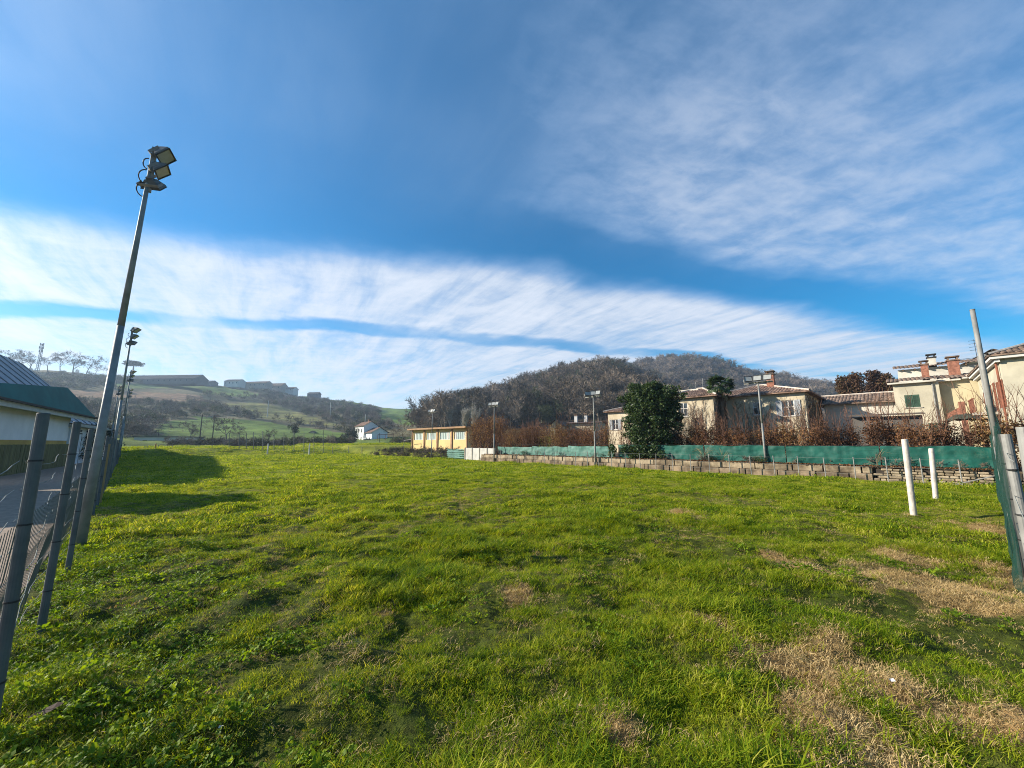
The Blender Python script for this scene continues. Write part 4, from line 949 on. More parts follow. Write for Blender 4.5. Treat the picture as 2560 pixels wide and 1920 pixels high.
m_ = MB(); m_.add([(0, .02, -.1), (wS, .02, -.1), (wS, .02, z1_-.552), (0, .02, z0_-.552), (0, .18, -.1), (wS, .18, -.1), (wS, .18, z1_-.552), (0, .18, z0_-.552)], [(0,1,2,3),(7,6,5,4),(0,3,7,4),(1,5,6,2)]); m_.build('stair_wall', STUCCO, st)

# ------------------------------------------------------------------ big evergreen and palm
LAUREL = leafmat('laurel_leaf', [(.010, .022, .006), (.018, .040, .010), (.034, .062, .016), (.075, .105, .03)], trans=.18, rough=.5, scale=1.2, spec=.25)
aL0 = aw(1632, 1100, 24.4); lt = empty('evergreen_tree', W(aL0, 24.4, TZ), ANG, 'big dark evergreen tree with dense crown hanging over the green net', 'tree')
g = np.random.default_rng(81); cs = []
for _ in range(330):
    th = g.uniform(0, 6.283); k = g.uniform(0, 1); zz = .75+3.85*k; rad = 1.62*math.sin(math.pi*min(1, .20+.72*k))**.5*g.uniform(.45, 1.0)
    if k > .85: rad *= .9
    cs.append((rad*math.cos(th)*(1.18), rad*math.sin(th), zz+.12*math.sin(th*3), g.uniform(.22, .42)))
for _ in range(110): cs.append((g.normal(-.35, .62), g.normal(0, .5), g.uniform(3.9, 4.85), .28))
for _ in range(60): cs.append((g.normal(.95, .4), g.normal(0, .4), g.uniform(2.8, 4.45), .28))
for _ in range(40): cs.append((g.normal(-.5, .8), -1.25+g.normal(0, .15), g.uniform(.2, .9), .25))
v, f = leaf_cloud(cs, 78, .085, g, .9); link('crown', np_mesh('crown', v, f, LAUREL), lt)
m_ = MB(); m_.path([(0, 0, -.1), (.05, 0, 1.2), (-.05, .05, 2.8), (.1, 0, 4.4)], [.14, .12, .08, .03], 8)
for q in range(9): th = q*2.4; m_.path([(0, 0, .8+q*.35), (.6*math.cos(th), .6*math.sin(th), 1.3+q*.35), (1.1*math.cos(th), 1.1*math.sin(th), 1.5+q*.38)], [.05, .035, .01], 5)
m_.build('trunk', BARK, lt)
PALM = leafmat('palm_leaf', [(.016, .034, .010), (.032, .062, .016), (.06, .09, .022)], trans=.2, rough=.45, scale=1, spec=.4)
aP = aw(1800, 970, 34.8); zc_ = onb(1800, 968, 34.8)[1]-TZ
pt = empty('fan_palm', W(aP, 34.8-1.4, TZ), 0, 'fan palm with ragged crown standing over the villa roofs', 'palm'); pt.location = W(aw(1800, 970, 35.2), 35.2, TZ); zc_ = onb(1800, 966, 35.2)[1]-TZ
m_ = MB(); m_.path([(0, 0, -.1), (.05, 0, zc_*.5), (0, 0, zc_-.1)], [.16, .15, .17], 10); m_.build('trunk', M('palm_trunk', (.12, .08, .05), .3, 4, .95, .8, 20), pt)
def frond_mesh(seed, dead=False):
    g_ = random.Random(seed); m_ = MB(); L = .62; m_.path([(0, 0, 0), (L*.5, 0, .08), (L, 0, .02)], [.018, .014, .01], 4)
    for q in range(19):
        th = R(-95+190*q/18); ll = .52*(1-.25*abs(th)/1.6)*g_.uniform(.85, 1.1); d = Vector((math.cos(th), math.sin(th), 0)); s_ = Vector((-d.y, d.x, 0))*.035; p = Vector((L, 0, .02)); mid = p+d*ll*.55+Vector((0, 0, .05)); tip = p+d*ll+Vector((0, 0, -.10-.12*abs(math.sin(th))))
        m_.add([p, mid+s_, tip, mid-s_], [(0, 1, 2, 3)])
    return m_.mesh('frond', M('dead_frond', (.14, .10, .04), .2, 3, .9, 0) if dead else PALM)
fm_ = [frond_mesh(s) for s in (1, 2, 3)]; dfm = frond_mesh(4, True)
for q in range(46):
    dead = q >= 42; o = link('frond', dfm if dead else fm_[q % 3], pt); o.location = (0, 0, zc_-(.25 if dead else .0)); el_ = random.uniform(-1.15, -.8) if dead else (math.asin(random.uniform(-.55, 1.0)))
    o.rotation_euler = (random.gauss(0, .2), -el_, q*2.39996); o.scale = (1.15,)*3

# ------------------------------------------------------------------ yellow hall
bH = 31.0; aH1, aH0 = aw(1031, 1100, bH), aw(1169, 1100, bH); wH = aH1-aH0
OCHRE = M('yellow_render', (.60, .45, .21), .08, .6, .9, .15, 10); FASC = M('brown_fascia', (.27, .16, .085), .2, 2, .8, .1)
hall = empty('yellow_hall', W(aH1, bH, 0), ANG, 'long yellow hall with band of tall windows and brown pilasters', 'hall')
hH = onb(1168, 1070, bH)[1]; nb = 4; ops = []
for q in range(nb): ops.append((wH*q/nb+wH*.035, hH*.58, wH/nb-wH*.07, hH*.30))
block(0, wH, 0, 12, -.3, hH, ops).build('wall', OCHRE, hall)
PALEG = M('pale_glazing', (.36, .46, .45), .12, .8, .25, 0, spec=.6); SILV = M('aluminium', (.5, .5, .48), .1, 4, .5, 0)
for (ox, oz, ow, oh) in ops:
    m_ = MB(); nbar = 6
    for k in range(nbar+1): xx = ox+ow*k/nbar; m_.box(xx-.02, xx+.02, .06, .11, oz+.041, oz+oh-.041)
    m_.box(ox, ox+ow, .06, .11, oz, oz+.04); m_.box(ox, ox+ow, .06, .11, oz+oh-.04, oz+oh); wo = m_.build('window', SILV, hall)
    for k in range(nbar): p_ = MB(); a0 = ox+ow*k/nbar; p_.quad((a0, .10, oz), (a0+ow/nbar, .10, oz), (a0+ow/nbar, .10, oz+oh), (a0, .10, oz+oh)); p_.build('pane', PALEG if (k*7+int(ox)) % 5 else WHITEP, wo)
for q in range(nb+1): xx = wH*q/nb; m_ = MB(); m_.box(max(xx-.14, 0)-.02, min(xx+.14, wH)+.02, -.12, -.002, -.3, hH-.01); m_.build('pilaster', FASC, hall)
m_ = MB(); m_.box(-.5, wH+.4, -.7, 12.4, hH, hH+.22); m_.build('roof', FASC, hall)
gf = empty('white_goal_frame', W(aw(1012, 1115, 30)+.3, 30, .2), ANG, 'small pale steel frame left of the yellow hall', 'frame')
wF = aw(1012, 1115, 30)-aw(1030, 1115, 30); m_ = MB(); m_.path([(0, 0, -.3), (0, 0, 1.75), (wF, 0, 1.9), (wF, 0, -.3)], .035, 6); m_.build('tube_frame', GALV2, gf)

# ------------------------------------------------------------------ distant houses
def far_house(name, label, u0, u1, vb, ve, vr, Y, depth, yaw, wallm, roofm=TILE2, wins=(), flip=False, cat='house', group=None, base=None):
    """gable roof house seen at photo columns u0..u1, base vb, eave ve, ridge vr, standing Y metres away"""
    p0, p1 = at(u0, vb, Y), at(u1, vb, Y); wd = (p1-p0).length; ze = at(u0, ve, Y).z-p0.z; zr = at(u0, vr, Y).z-p0.z
    e_ = empty(name, p0, yaw, label, cat, group); drop = max(.5, p0.z-tz(p0)+1.0)
    if flip:                                            # gable towards the viewer
        m_ = block(0, wd, 0, depth, -drop, ze, wins); m_.tri((0, 0, ze), (wd, 0, ze), (wd/2, 0, zr)); m_.tri((wd, depth, ze), (0, depth, ze), (wd/2, depth, zr)); m_.build('wall', wallm, e_)
        r_ = MB(); roof_plane(r_, (-.4, depth+.4, ze-.15), (-.4, -.4, ze-.15), (wd/2+.4, 0, zr-ze+.2), 0, 99, .4, .05, 5); roof_plane(r_, (wd+.4, -.4, ze-.15), (wd+.4, depth+.4, ze-.15), (-wd/2-.4, 0, zr-ze+.2), 0, 99, .4, .05, 5); r_.build('roof', roofm, e_)
    else:
        block(0, wd, 0, depth, -drop, ze, wins, zr).build('wall', wallm, e_); r_ = MB(); roof_plane(r_, (-.5, -.5, ze-.05), (wd+.5, -.5, ze-.05), (0, depth/2+.5, zr-ze+.1), 0, 999, .4, .05, 5); roof_plane(r_, (wd+.5, depth+.5, ze-.05), (-.5, depth+.5, ze-.05), (0, -depth/2-.5, zr-ze+.1), 0, 999, .4, .05, 5); r_.build('roof', roofm, e_)
    for o_ in wins: window(e_, *o_, 0, DARKMETAL, bars=False, sill=False)
    return e_, wd
OFFW = M('offwhite_plaster', (.56, .55, .52), .06, .3, .9, .1); GREYR = M('grey_roof', (.06, .06, .065), .2, .5, .9, .2)
fh = empty('white_farmhouse', at(928, 1110, 118), R(42), 'white farmhouse with gable and balcony across the meadow', 'house')
hz_ = at(900, 1072, 118).z-fh.location.z
FARMW = M('farm_white', (.80, .80, .78), .05, .3, .9, .1)
m_ = block(0, 5.0, 0, 10, -1.5, 3.6, []); m_.tri((0, 0, 3.6), (5.0, 0, 3.6), (2.5, 0, 5.0)); m_.build('wall', FARMW, fh)
r_ = MB(); roof_plane(r_, (-.6, 10.3, 3.35), (-.6, -.5, 3.35), (3.1, 0, 1.75), 0, 99, .35); roof_plane(r_, (5.6, -.5, 3.35), (5.6, 10.3, 3.35), (-3.1, 0, 1.75), 0, 99, .35); r_.build('roof', TILE, fh)
# taller left volume whose sunlit side faces left
m_ = block(-.6, 4.0, 5, 12, -1.5, 5.7, []); m_.tri((-.6, 5, 5.7), (4.0, 5, 5.7), (1.7, 5, 7.0)); m_.build('wall', FARMW, fh)
r_ = MB(); roof_plane(r_, (-1.1, 12.3, 5.5), (-1.1, 4.6, 5.5), (2.8, 0, 1.65), 0, 99, .35); roof_plane(r_, (4.5, 4.6, 5.5), (4.5, 12.3, 5.5), (-2.8, 0, 1.65), 0, 99, .35); r_.build('roof', TILE, fh)
for y_, z_ in ((6.2, 3.6), (8.6, 3.6), (10.8, 3.6), (6.4, 1.0), (9.0, 1.0)):
    m_ = MB(); m_.box(-.64, -.598, y_, y_+.8, z_, z_+1.2); m_.build('window', GLASS, fh)
for y_ in (1.2, 3.3):
    m_ = MB(); m_.box(-.04, .002, y_, y_+.9, .6, 2.0); m_.build('window', GLASS, fh)
m_ = MB(); m_.box(-1.4, -.01, .5, 4.6, 1.5, 1.65); bo = m_.build('balcony', OFFW, fh); m_ = MB(); m_.box(-1.4, -1.35, .5, 4.6, 2.4, 2.46)
for q in np.arange(.5, 4.6, .35): m_.box(-1.4, -1.36, q, q+.06, 1.65, 2.4)
m_.build('railing', GREYSH, bo)
chimney(fh, 2.2, 8, 6.4, 7.6, .6)
pgf = empty('red_steel_pergola', at(943, 1108, 108), R(30), 'thin red steel pergola beside the white farmhouse', 'pergola')
m_ = MB(); m_.box(0, 4.4, -.05, .05, 2.3, 2.45)
for x_ in (0.05, 2.2, 4.3): m_.box(x_-.05, x_+.05, -.05, .05, -1.2, 2.3)
m_.build('frame', BROWNP, pgf)
far_house('cream_cottage', 'tiny cream cottage half hidden by bushes below the olive field', 766, 790, 1096, 1086, 1077, 135, 6, R(20), CREAM, GREYR, flip=True)
far_house('grey_farm_shed', 'grey roofed shed between the cottage and the white farmhouse', 795, 850, 1095, 1087, 1077, 150, 7, R(-5), M('grey_plaster', (.34, .32, .30)), GREYR)
far_house('small_villa', 'ochre gable end peeping over the russet hedge', 1376, 1402, 1064, 1062, 1051, 62, 8, R(-20), STUCCO2, TILE, flip=True)
e_, wd = far_house('hidden_house', 'low clay roof with white chimneys showing above the russet hedge', 1412, 1490, 1070, 1059, 1054, 66, 7, R(-30), CREAM, TILE); chimney(e_, wd*.25, 2, 1.0, 2.1, .5, OFFW); chimney(e_, wd*.55, 2.5, 1.0, 2.2, .5, OFFW)
ls = empty('long_white_shed', at(332, 1113, 92), R(0), 'long low white shed at the foot of the slope', 'shed')
wL = (at(466, 1113, 92)-at(332, 1113, 92)).length; hL = at(332, 1093, 92).z-ls.location.z
ops = [(2.0, .3, 1.2, .9)]; block(0, wL, 0, 5, -1.5, hL, ops).build('wall', OFFW, ls); m_ = MB(); m_.quad((2.0, .14, .3), (3.2, .14, .3), (3.2, .14, 1.2), (2.0, .14, 1.2)); m_.build('window', GLASS, ls)
m_ = MB(); m_.box(-.2, wL+.2, -.3, 5.3, hL, hL+.18); m_.build('roof', GREYR, ls)
# hamlet on the ridge
def ridge_house(label, u0, u1, vb, ve, vr, depth, wallm, roofm, nwin=0, yaw=0.0, dY=0):
    c = hit((u0+u1)/2, min(vb, 1000)+6); Y = c.y+dY; wd = (at(u1, vb, Y)-at(u0, vb, Y)).length; h_ = at(u0, ve, Y).z-at(u0, vb, Y).z
    wins = [(wd*(k+.5)/nwin-.5, h_*.5, 1.0, min(1.5, h_*.32)) for k in range(nwin)]
    return far_house('hilltop_house', label, u0, u1, vb, ve, vr, Y, depth, yaw, wallm, roofm, wins, group='houses along the ridge')
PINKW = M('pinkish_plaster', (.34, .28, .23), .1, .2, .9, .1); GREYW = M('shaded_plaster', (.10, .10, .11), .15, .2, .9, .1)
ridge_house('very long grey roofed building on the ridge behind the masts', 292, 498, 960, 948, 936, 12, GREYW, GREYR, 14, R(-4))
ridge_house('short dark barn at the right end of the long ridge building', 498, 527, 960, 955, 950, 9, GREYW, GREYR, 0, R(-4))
ridge_house('white house with balconies on the ridge', 559, 597, 965, 953, 947, 10, OFFW, GREYR, 4, R(-5))
ridge_house('long pinkish house next to the white house on the ridge', 597, 671, 970, 959, 953, 9, PINKW, TILE2, 6, R(-8))
ridge_house('gabled house at the right of the pinkish ridge house', 673, 706, 975, 965, 957, 9, PINKW, TILE2, 2, R(-8))
ridge_house('lowest white cottage at the right end of the ridge hamlet', 706, 735, 979, 973, 967, 8, OFFW, TILE2, 2, R(-8))
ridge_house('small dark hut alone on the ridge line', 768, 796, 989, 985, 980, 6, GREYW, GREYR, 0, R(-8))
tw_ = empty('transmission_tower', hit(93, 930), 0, 'lattice transmitter tower among bare trees on the left ridge', 'tower')
Yt = tw_.location.y; ht = (at(97, 862, Yt)-at(93, 922, Yt)).z+3; m_ = MB()
for a, b in ((-.7, -.7), (.7, -.7), (.7, .7), (-.7, .7)): m_.tube((a, b, -4), (a*.5, b*.5, ht), .18, .14, 4)
for q in range(12):
    z0, z1 = ht*q/12, ht*(q+1)/12
    for a, b in ((-.7, -.7), (.7, -.7), (.7, .7), (-.7, .7)): m_.tube((a, b, z0), (-b, a, z1), .08, .08, 3, False)
m_.build('lattice', M('tower_steel', (.30, .30, .31)), tw_)
m_ = MB()
for zz, rr_ in ((.98, .9), (.86, 1.1), (.74, .9)):
    for k in range(3): th = k*2.09; m_.box(-.22, .22, -.15, .15, -.9, .9, Matrix.Translation((rr_*math.cos(th), rr_*math.sin(th), ht*zz)))
m_.build('antenna_panels', GALV2, tw_)

# ------------------------------------------------------------------ single trees
def tree_asset(seed, h, **k): l, t = bare_tree(seed, h, **k); return l.mesh('trunk', BARK), t.mesh('crown', TWIG)
TA = [tree_asset(s, 10, trunk_r=.2, spread=.7, levels=4, nkids=4, twigw=.07, ntw=7) for s in (91, 92, 93)]
TP = []
for s in (95, 96):
    l, t = bare_tree(s, 11, .16, .38, 3, 7, .07, .6, 8, 5); TP.append((l.mesh('trunk', PALEBARK), t.mesh('crown', PALEBARK)))
def put_tree(kind, u, vtop, vbase, Y, label, group, sx=1.0):
    p = at(u, vbase, Y) if Y else hit(u, vbase); Yq = p.y; h_ = at(u, vtop, Yq).z-p.z; g_ = tz(p); p.z = min(p.z, g_); h_ = at(u, vtop, Yq).z-p.z
    e_ = empty('bare_tree', p, random.uniform(0, 6.28), label, 'tree', group); zt = max(v_.co.z for v_ in kind[1].vertices); s = h_/zt; e_.scale = (s*sx, s*sx, s)
    link('trunk', kind[0], e_); link('crown', kind[1], e_)
for k, (u, vt, vb) in enumerate(((12, 868, 930), (42, 872, 930), (70, 880, 930), (118, 884, 932), (150, 878, 935), (182, 874, 938), (215, 884, 940), (236, 905, 940), (272, 918, 944))):
    put_tree(TA[k % 3], u, vt, vb, 0, 'bare tree on the left ridge, %s in the row from the left edge' % ('first second third fourth fifth sixth seventh eighth ninth'.split()[k]), 'bare trees on the left ridge', 1.2)
for k, (u, vt, vb, Y, lb) in enumerate(((330, 1030, 1108, 105, 'wide grey tree behind the masts at the foot of the slope'), (400, 1040, 1110, 100, 'bare tree rising behind the long white shed'), (472, 1048, 1110, 98, 'bare tree at the right end of the long white shed'), (566, 1030, 1112, 92, 'tall dense bare tree behind the two wooden poles'), (590, 1062, 1112, 95, 'small bare tree right of the tall dense one'), (676, 1068, 1112, 95, 'low rounded bare tree below the olive field'), (1080, 1040, 1122, 70, 'spreading bare tree left of the yellow hall'), (1012, 1050, 1118, 80, 'twiggy tree between farmhouse and yellow hall'))):
    put_tree(TA[k % 3], u, vt, vb, Y, lb, 'bare trees beyond the far fence', 1.15)
for k, (u, vt, vb, Y, lb) in enumerate(((1066, 992, 1060, 150, 'slim tall tree standing alone above the meadow edge'), (1098, 1005, 1062, 140, 'thin pale sapling right of the slim tree'), (1130, 998, 1065, 120, 'pale leaning poplar above the hall roof'), (1168, 1012, 1068, 85, 'white barked tree behind the right end of the hall'), (1190, 1000, 1075, 90, 'second white barked tree behind the hall'))):
    put_tree(TP[k % 2], u, vt, vb, Y, lb, 'pale upright trees by the hall', 1.0)
put_tree(TA[0], 1538, 889, 917, 0, 'broad crowned oak on the very top of the wooded hill', 'hilltop oaks', 1.5)
for k, u in enumerate((1470, 1500, 1360, 1300, 1240)): put_tree(TA[k % 3], u, (900, 897, 928, 946, 962)[k], (925, 918, 950, 968, 985)[k], 0, 'bare tree on the skyline of the wooded hill, %s' % ('left of the oak', 'touching the oak', 'half way down the ridge', 'low on the ridge', 'lowest on the ridge')[k], 'hilltop oaks', 1.3)
# stone pine on the ridge behind the masts
DARKNEEDLE = leafmat('needles', [(.012, .020, .010), (.024, .034, .014), (.04, .05, .02)], trans=.1, rough=.7, scale=.3)
p = hit(329, 948); sp_ = empty('umbrella_pine', p, 0, 'umbrella shaped pine on the ridge behind the masts', 'tree'); h_ = at(329, 901, p.y).z-p.z
g = np.random.default_rng(5); v, f = leaf_cloud([(g.normal(0, h_*.16), g.normal(0, h_*.16), h_*g.uniform(.72, .96), h_*.13) for _ in range(40)], 70, h_*.03, g, .5); link('crown', np_mesh('crown', v, f, DARKNEEDLE), sp_)
m_ = MB(); m_.path([(0, 0, -3), (.2, 0, h_*.4), (0, 0, h_*.8)], [h_*.05, h_*.04, h_*.02], 6); m_.build('trunk', BARK, sp_)
# rust coloured cypresses beside the yellow house
RUST = leafmat('rusty_cypress', [(.035, .020, .012), (.07, .036, .020), (.11, .058, .030), (.05, .055, .022)], trans=.15, rough=.8, scale=.5)
for k, (u, vt, wpx, lb) in enumerate(((2105, 940, 34, 'leftmost rusty cypress beside the yellow house'), (2137, 932, 40, 'second rusty cypress, slightly taller than the leftmost'), (2180, 926, 44, 'tallest rusty cypress in the middle of the group'), (2210, 934, 36, 'rusty cypress next to the yellow house chimney'), (2232, 948, 30, 'lowest rusty cypress against the yellow house corner'))):
    b_ = 58; a_, zt = onb(u, vt, b_); wd = wpx/960*math.hypot(*W(a_, b_).xy)*.55; e_ = empty('rusty_cypress', W(a_, b_, .4), 0, lb, 'tree', 'rusty cypresses'); g = np.random.default_rng(100+k); cs = []
    for _ in range(170):
        q = g.uniform(0, 1)**.8; th = g.uniform(0, 6.28); rr_ = wd*(1-q*.72)*g.uniform(.4, 1.0); cs.append((rr_*math.cos(th), rr_*math.sin(th), 1.0+(zt-1.6)*q, .45))
    v, f = leaf_cloud(cs, 34, .13, g, .8); link('crown', np_mesh('crown', v, f, RUST), e_); m_ = MB(); m_.tube((0, 0, -.3), (0, 0, zt*.9), .18, .04, 6); m_.build('trunk', BARK, e_)
for k, (u, vt, vb, lb) in enumerate(((858, 1083, 1111, 'dark round bush left of the white farmhouse'), (877, 1070, 1111, 'dark pointed evergreen touching the white farmhouse'), (735, 1058, 1086, 'dark green bush below the olive field'))):
    p = at(u, vb, 112); h_ = at(u, vt, 112).z-p.z; e_ = empty('evergreen_bush', p, 0, lb, 'bush'); g = np.random.default_rng(200+k); v, f = leaf_cloud([(g.normal(0, h_*.16), g.normal(0, h_*.16), h_*g.uniform(.15, .9), h_*.16) for _ in range(40)], 40, h_*.045, g, .9); link('foliage', np_mesh('foliage', v, f, DARKNEEDLE), e_); m_ = MB(); m_.tube((0, 0, -1), (0, 0, h_*.5), .15, .08, 5); m_.build('stem', BARK, e_)

# ------------------------------------------------------------------ poles beyond the ground
PWOOD = M('pole_wood', (.07, .055, .045), .2, 2, .9, .2)
def line_pole(u0, vt, u1, vb, Y, label, mat=PWOOD, arm=False, r_=.13):
    p0 = at(u1, vb, Y); p1 = at(u0, vt, Y); e_ = empty('utility_pole', p0, 0, label, 'utility pole', 'utility poles beyond the ground'); d = p1-p0; m_ = MB(); m_.tube((0, 0, -1.5), d, r_, r_*.7, 7); m_.build('shaft', mat, e_)
    if arm: m_ = MB(); m_.box(d.x-1.5, d.x+1.5, -.07, .07, d.z-.35, d.z-.2); m_.tube((d.x-.8, 0, d.z-.3), (d.x, 0, d.z-1.2), .05, .05, 4); m_.build('crossarm', GALV2, e_)
line_pole(506, 1036, 498, 1110, 88, 'dark wooden pole standing before the green slope'); line_pole(537, 1038, 530, 1108, 92, 'wooden pole with pale crossarm right of the dark pole', arm=True)
line_pole(672, 1001, 667, 1048, 190, 'pale concrete pole on the olive field', OFFW, r_=.2); line_pole(827, 1006, 825, 1045, 210, 'pale pole in the scrub above the farmhouse', OFFW, r_=.18); line_pole(914, 1036, 912, 1062, 170, 'short pale pole right above the farmhouse roof', OFFW, r_=.14)
line_pole(949, 1082, 949, 1115, 75, 'thin dark pole in front of the farmhouse gable', DARKMETAL, r_=.06)
# far end fence
ff = empty('far_end_fence', gp(600, 1137), 0, 'tall thin post fence closing the far end of the ground', 'fence'); o_ = ff.location
tops = []
for k, u in enumerate((573, 598, 616, 634, 657, 685, 710, 735, 760, 785, 808, 832, 872, 905, 940, 975, 1008)):
    p = gp(u, 1136.5)-o_; vt = 1078+random.uniform(-3, 6) if u < 820 else 1116; q = at(u, vt, gp(u, 1136.5).y)-o_; m_ = MB(); m_.tube((p.x, p.y, -.1), (q.x, q.y, q.z), .045, .04, 6); m_.build('post', GALV, ff); tops.append((p.x, p.y))
for zt in (.5, 1.0):
    m_ = MB(); m_.path([(x_, y_, zt) for x_, y_ in tops], .008, 3); m_.build('wire', WIRE, ff)
sf = empty('low_corner_fence', gp(420, 1136), 0, 'low thin post fence at the far left corner of the ground', 'fence'); o_ = sf.location; tops = []
for u in (359, 367, 393, 429, 463, 495, 528, 558):
    p = gp(u, 1136)-o_; m_ = MB(); m_.tube((p.x, p.y, -.1), (p.x, p.y, 1.35), .03, .03, 6); m_.build('post', GALV, sf); tops.append((p.x, p.y))
for zt in (.5, .9, 1.25):
    m_ = MB(); m_.path([(x_, y_, zt) for x_, y_ in tops], .008, 3); m_.build('wire', WIRE, sf)
for u, lb in ((386, 'orange wooden stake at the far left corner fence'), (668, 'left of two pale thick posts at the far end'), (772, 'right of two pale thick posts at the far end')):
    p = gp(u, 1138); e_ = empty('field_post', p, 0, lb, 'post'); m_ = MB(); m_.tube((0, 0, -.1), (0, 0, 1.5), .08, .075, 8); m_.build('shaft', M('orange_wood', (.36, .20, .06)) if u < 400 else WHITEP, e_)
    m_ = MB(); m_.tube((0, 0, 1.5), (0, 0, 1.52), .085, .07, 8); m_.build('cap', GALV2, e_)

# ------------------------------------------------------------------ two white posts on the ground
PLAST = M('white_tube', (.44, .40, .36), .2, 7, .5, .05, spec=.4)
for u, vb, ut, vt, lb in ((2284, 1288, 2262, 1099, 'nearer and taller looking white tube post on the grass'), (2340, 1256, 2329, 1122, 'farther white tube post on the grass by the right fence')):
    p = gp(u, vb); e_ = empty('white_post', p, 0, lb, 'post', 'white tube posts'); top = at(ut, vt, p.y)-p; top.x = (top.x)*.9
    m_ = MB(); m_.tube((0, 0, -.1), top, .058, .058, 18); m_.build('tube', PLAST, e_, False); m_ = MB(); m_.tube(top, top+Vector((0, 0, .012)), .054, .042, 18); m_.build('cap', PLAST, e_)

# ------------------------------------------------------------------ end fence at the right edge
d_ = Vector((.775, .632)); A0 = Vector((3.26, 2.5)); rz_ = math.atan2(d_.y, d_.x)
ef = empty('end_fence', (A0.x, A0.y, 0), rz_, 'weathered post fence with slumping green net at the right edge', 'fence')
for k, (t_, h_, r_) in enumerate(((.0, 1.70, .036), (1.75, 1.68, .034), (3.3, 1.70, .034), (5.2, 1.68, .033), (7.2, 1.66, .033), (9.2, 1.66, .033), (11.3, 1.66, .033), (13.4, 1.66, .033), (15.6, 1.66, .033), (18.6, 1.66, .033))):
    m_ = MB(); ly = random.gauss(0, .02); m_.tube((t_, 0, -.1), (t_+random.gauss(0, .015), ly, h_), r_, r_*.97, 14); o = m_.build('post', GALV2, ef)
    if k < 4: m_ = MB(); [m_.tube((t_, ly*z_, z_), (t_, ly*z_, z_+.012), r_+.004, r_+.004, 12) for z_ in (.5, .95, 1.35)]; m_.build('tie_wire', DARKMETAL, o)
for zt in (.3, .7, 1.1, 1.5):
    m_ = MB(); m_.path([(t_, .03, zt+random.gauss(0, .012)) for t_ in np.linspace(0, 18.6, 24)], .003, 4); m_.build('wire', WIRE, ef)
for t_, h_, lx, lb in ((3.8, 3.36, .0, 'tall weathered pole of the right fence sticking above the roofs'), (6.2, 3.05, .0, 'shorter thin pole just behind the tall right pole')):
    p = A0+d_*t_; e_ = empty('tall_pole', (p.x, p.y, 0), rz_, lb, 'pole'); m_ = MB(); m_.tube((0, .05, -.1), (0, .05, h_*.5), .029, .028, 12); m_.tube((0, .05, h_*.5), (0, .05, h_), .028, .024, 12); m_.build('shaft', GALV2, e_, True); m_ = MB(); m_.tube((0, .05, h_), (0, .05, h_+.01), .028, .022, 12); m_.build('cap', GALV2, e_)
DNET = netmat('dark_green_net', (.010, .060, .045), .35)
xs_ = np.linspace(2.5, 18.4, 150); zs_ = np.linspace(0, 1, 16); XX, TT = np.meshgrid(xs_, zs_); top = 1.75+.35*np.exp(-((xs_-5.0)/1.2)**2)+.05*np.sin(xs_*3); ZZ = .02+TT*top
YY = .04+.05*np.sin(XX*2.1+1)*np.sin(TT*3.0)*(1-TT)+.05*fbm(XX*1.7, ZZ*1.1, 3)+.05*(1-TT)**2
i_, j_ = np.meshgrid(np.arange(15), np.arange(149), indexing='ij'); k_ = (i_*150+j_).ravel()
link('net', np_mesh('net', np.stack([XX, YY, ZZ], -1).reshape(-1, 3), np.stack([k_, k_+1, k_+151, k_+150], 1), DNET, True), ef)

# ------------------------------------------------------------------ clubhouse and yard on the left
ZE = 3.6; TEAL = M('teal_sheet_roof', (.014, .125, .130), .15, .6, .8, .1, spec=.1)
E0, E1 = gp(0, 992, ZE), gp(240, 1044, ZE); de = (E1-E0).normalized(); En = E0-de*.5
ch = empty('clubhouse', (E1.x, E1.y, 0), math.atan2(-de.y, -de.x), 'white clubhouse with teal sheet roof behind the wire fence', 'building')
inv = (Matrix.Translation(ch.location) @ Matrix.Rotation(ch.rotation_euler.z, 4, 'Z')).inverted(); LE = (E1-En).length
x_, y_, q_ = ray(169, 969); T1w = Vector((x_, y_, q_))*(5.3-EYE)/q_+Vector((0, 0, EYE)); T1 = inv @ T1w; Ll = lambda p: inv @ p
nrm = (E1-E0).cross(T1w-E0); o_ = Vector((0, 0, EYE)); d0 = Vector(ray(0, 957)); T0w = o_+d0*((E0-o_).dot(nrm)/d0.dot(nrm)); T0 = inv @ T0w; Tn = T0+(T0-T1)*.06
Enl, E1l = inv @ En, inv @ E1
sg = -1 if T1.y < 0 else 1
m_ = MB(); lo = Vector((0, 0, -.10))
m_.quad(E1l, Enl, Tn, T1); m_.quad(E1l+lo, Enl+lo, Enl, E1l); back = [Vector((T1.x, T1.y+sg*2.5, ZE)), Vector((Tn.x, Tn.y+sg*2.5, ZE))]; m_.quad(T1, Tn, back[1], back[0]); m_.tri(E1l, T1, back[0]); m_.build('roof', TEAL, ch)
m_ = MB(); fx0, fx1 = E1l.x+.1, Enl.x
for yy in (0.0,): m_.box(fx0, fx1, min(0, sg*.04), max(0, sg*.12), ZE-.36, ZE-.11)
m_.build('fascia', M('grey_fascia', (.46, .47, .44), .12, 1.5), ch)
m_ = MB(); m_.box(fx0-.3, fx1, -sg*.10-.06, -sg*.10+.06, ZE-.12, ZE-.015); m_.build('gutter', M('dark_gutter', (.035, .03, .028)), ch)
xW = (inv @ gp(168, 1094, 2.0)).x
CW = M('clubhouse_white', (.74, .74, .73), .06, .8, .9, .1); YB = M('yellow_base', (.50, .33, .08), .15, 1, .9, .2)
xw0 = 3.2
m_ = MB(); y0_, y1_ = sorted((sg*.7, sg*6.0)); m_.box(xw0, fx1, y0_, y1_, 1.75, ZE-.02); m_.build('wall', CW, ch)
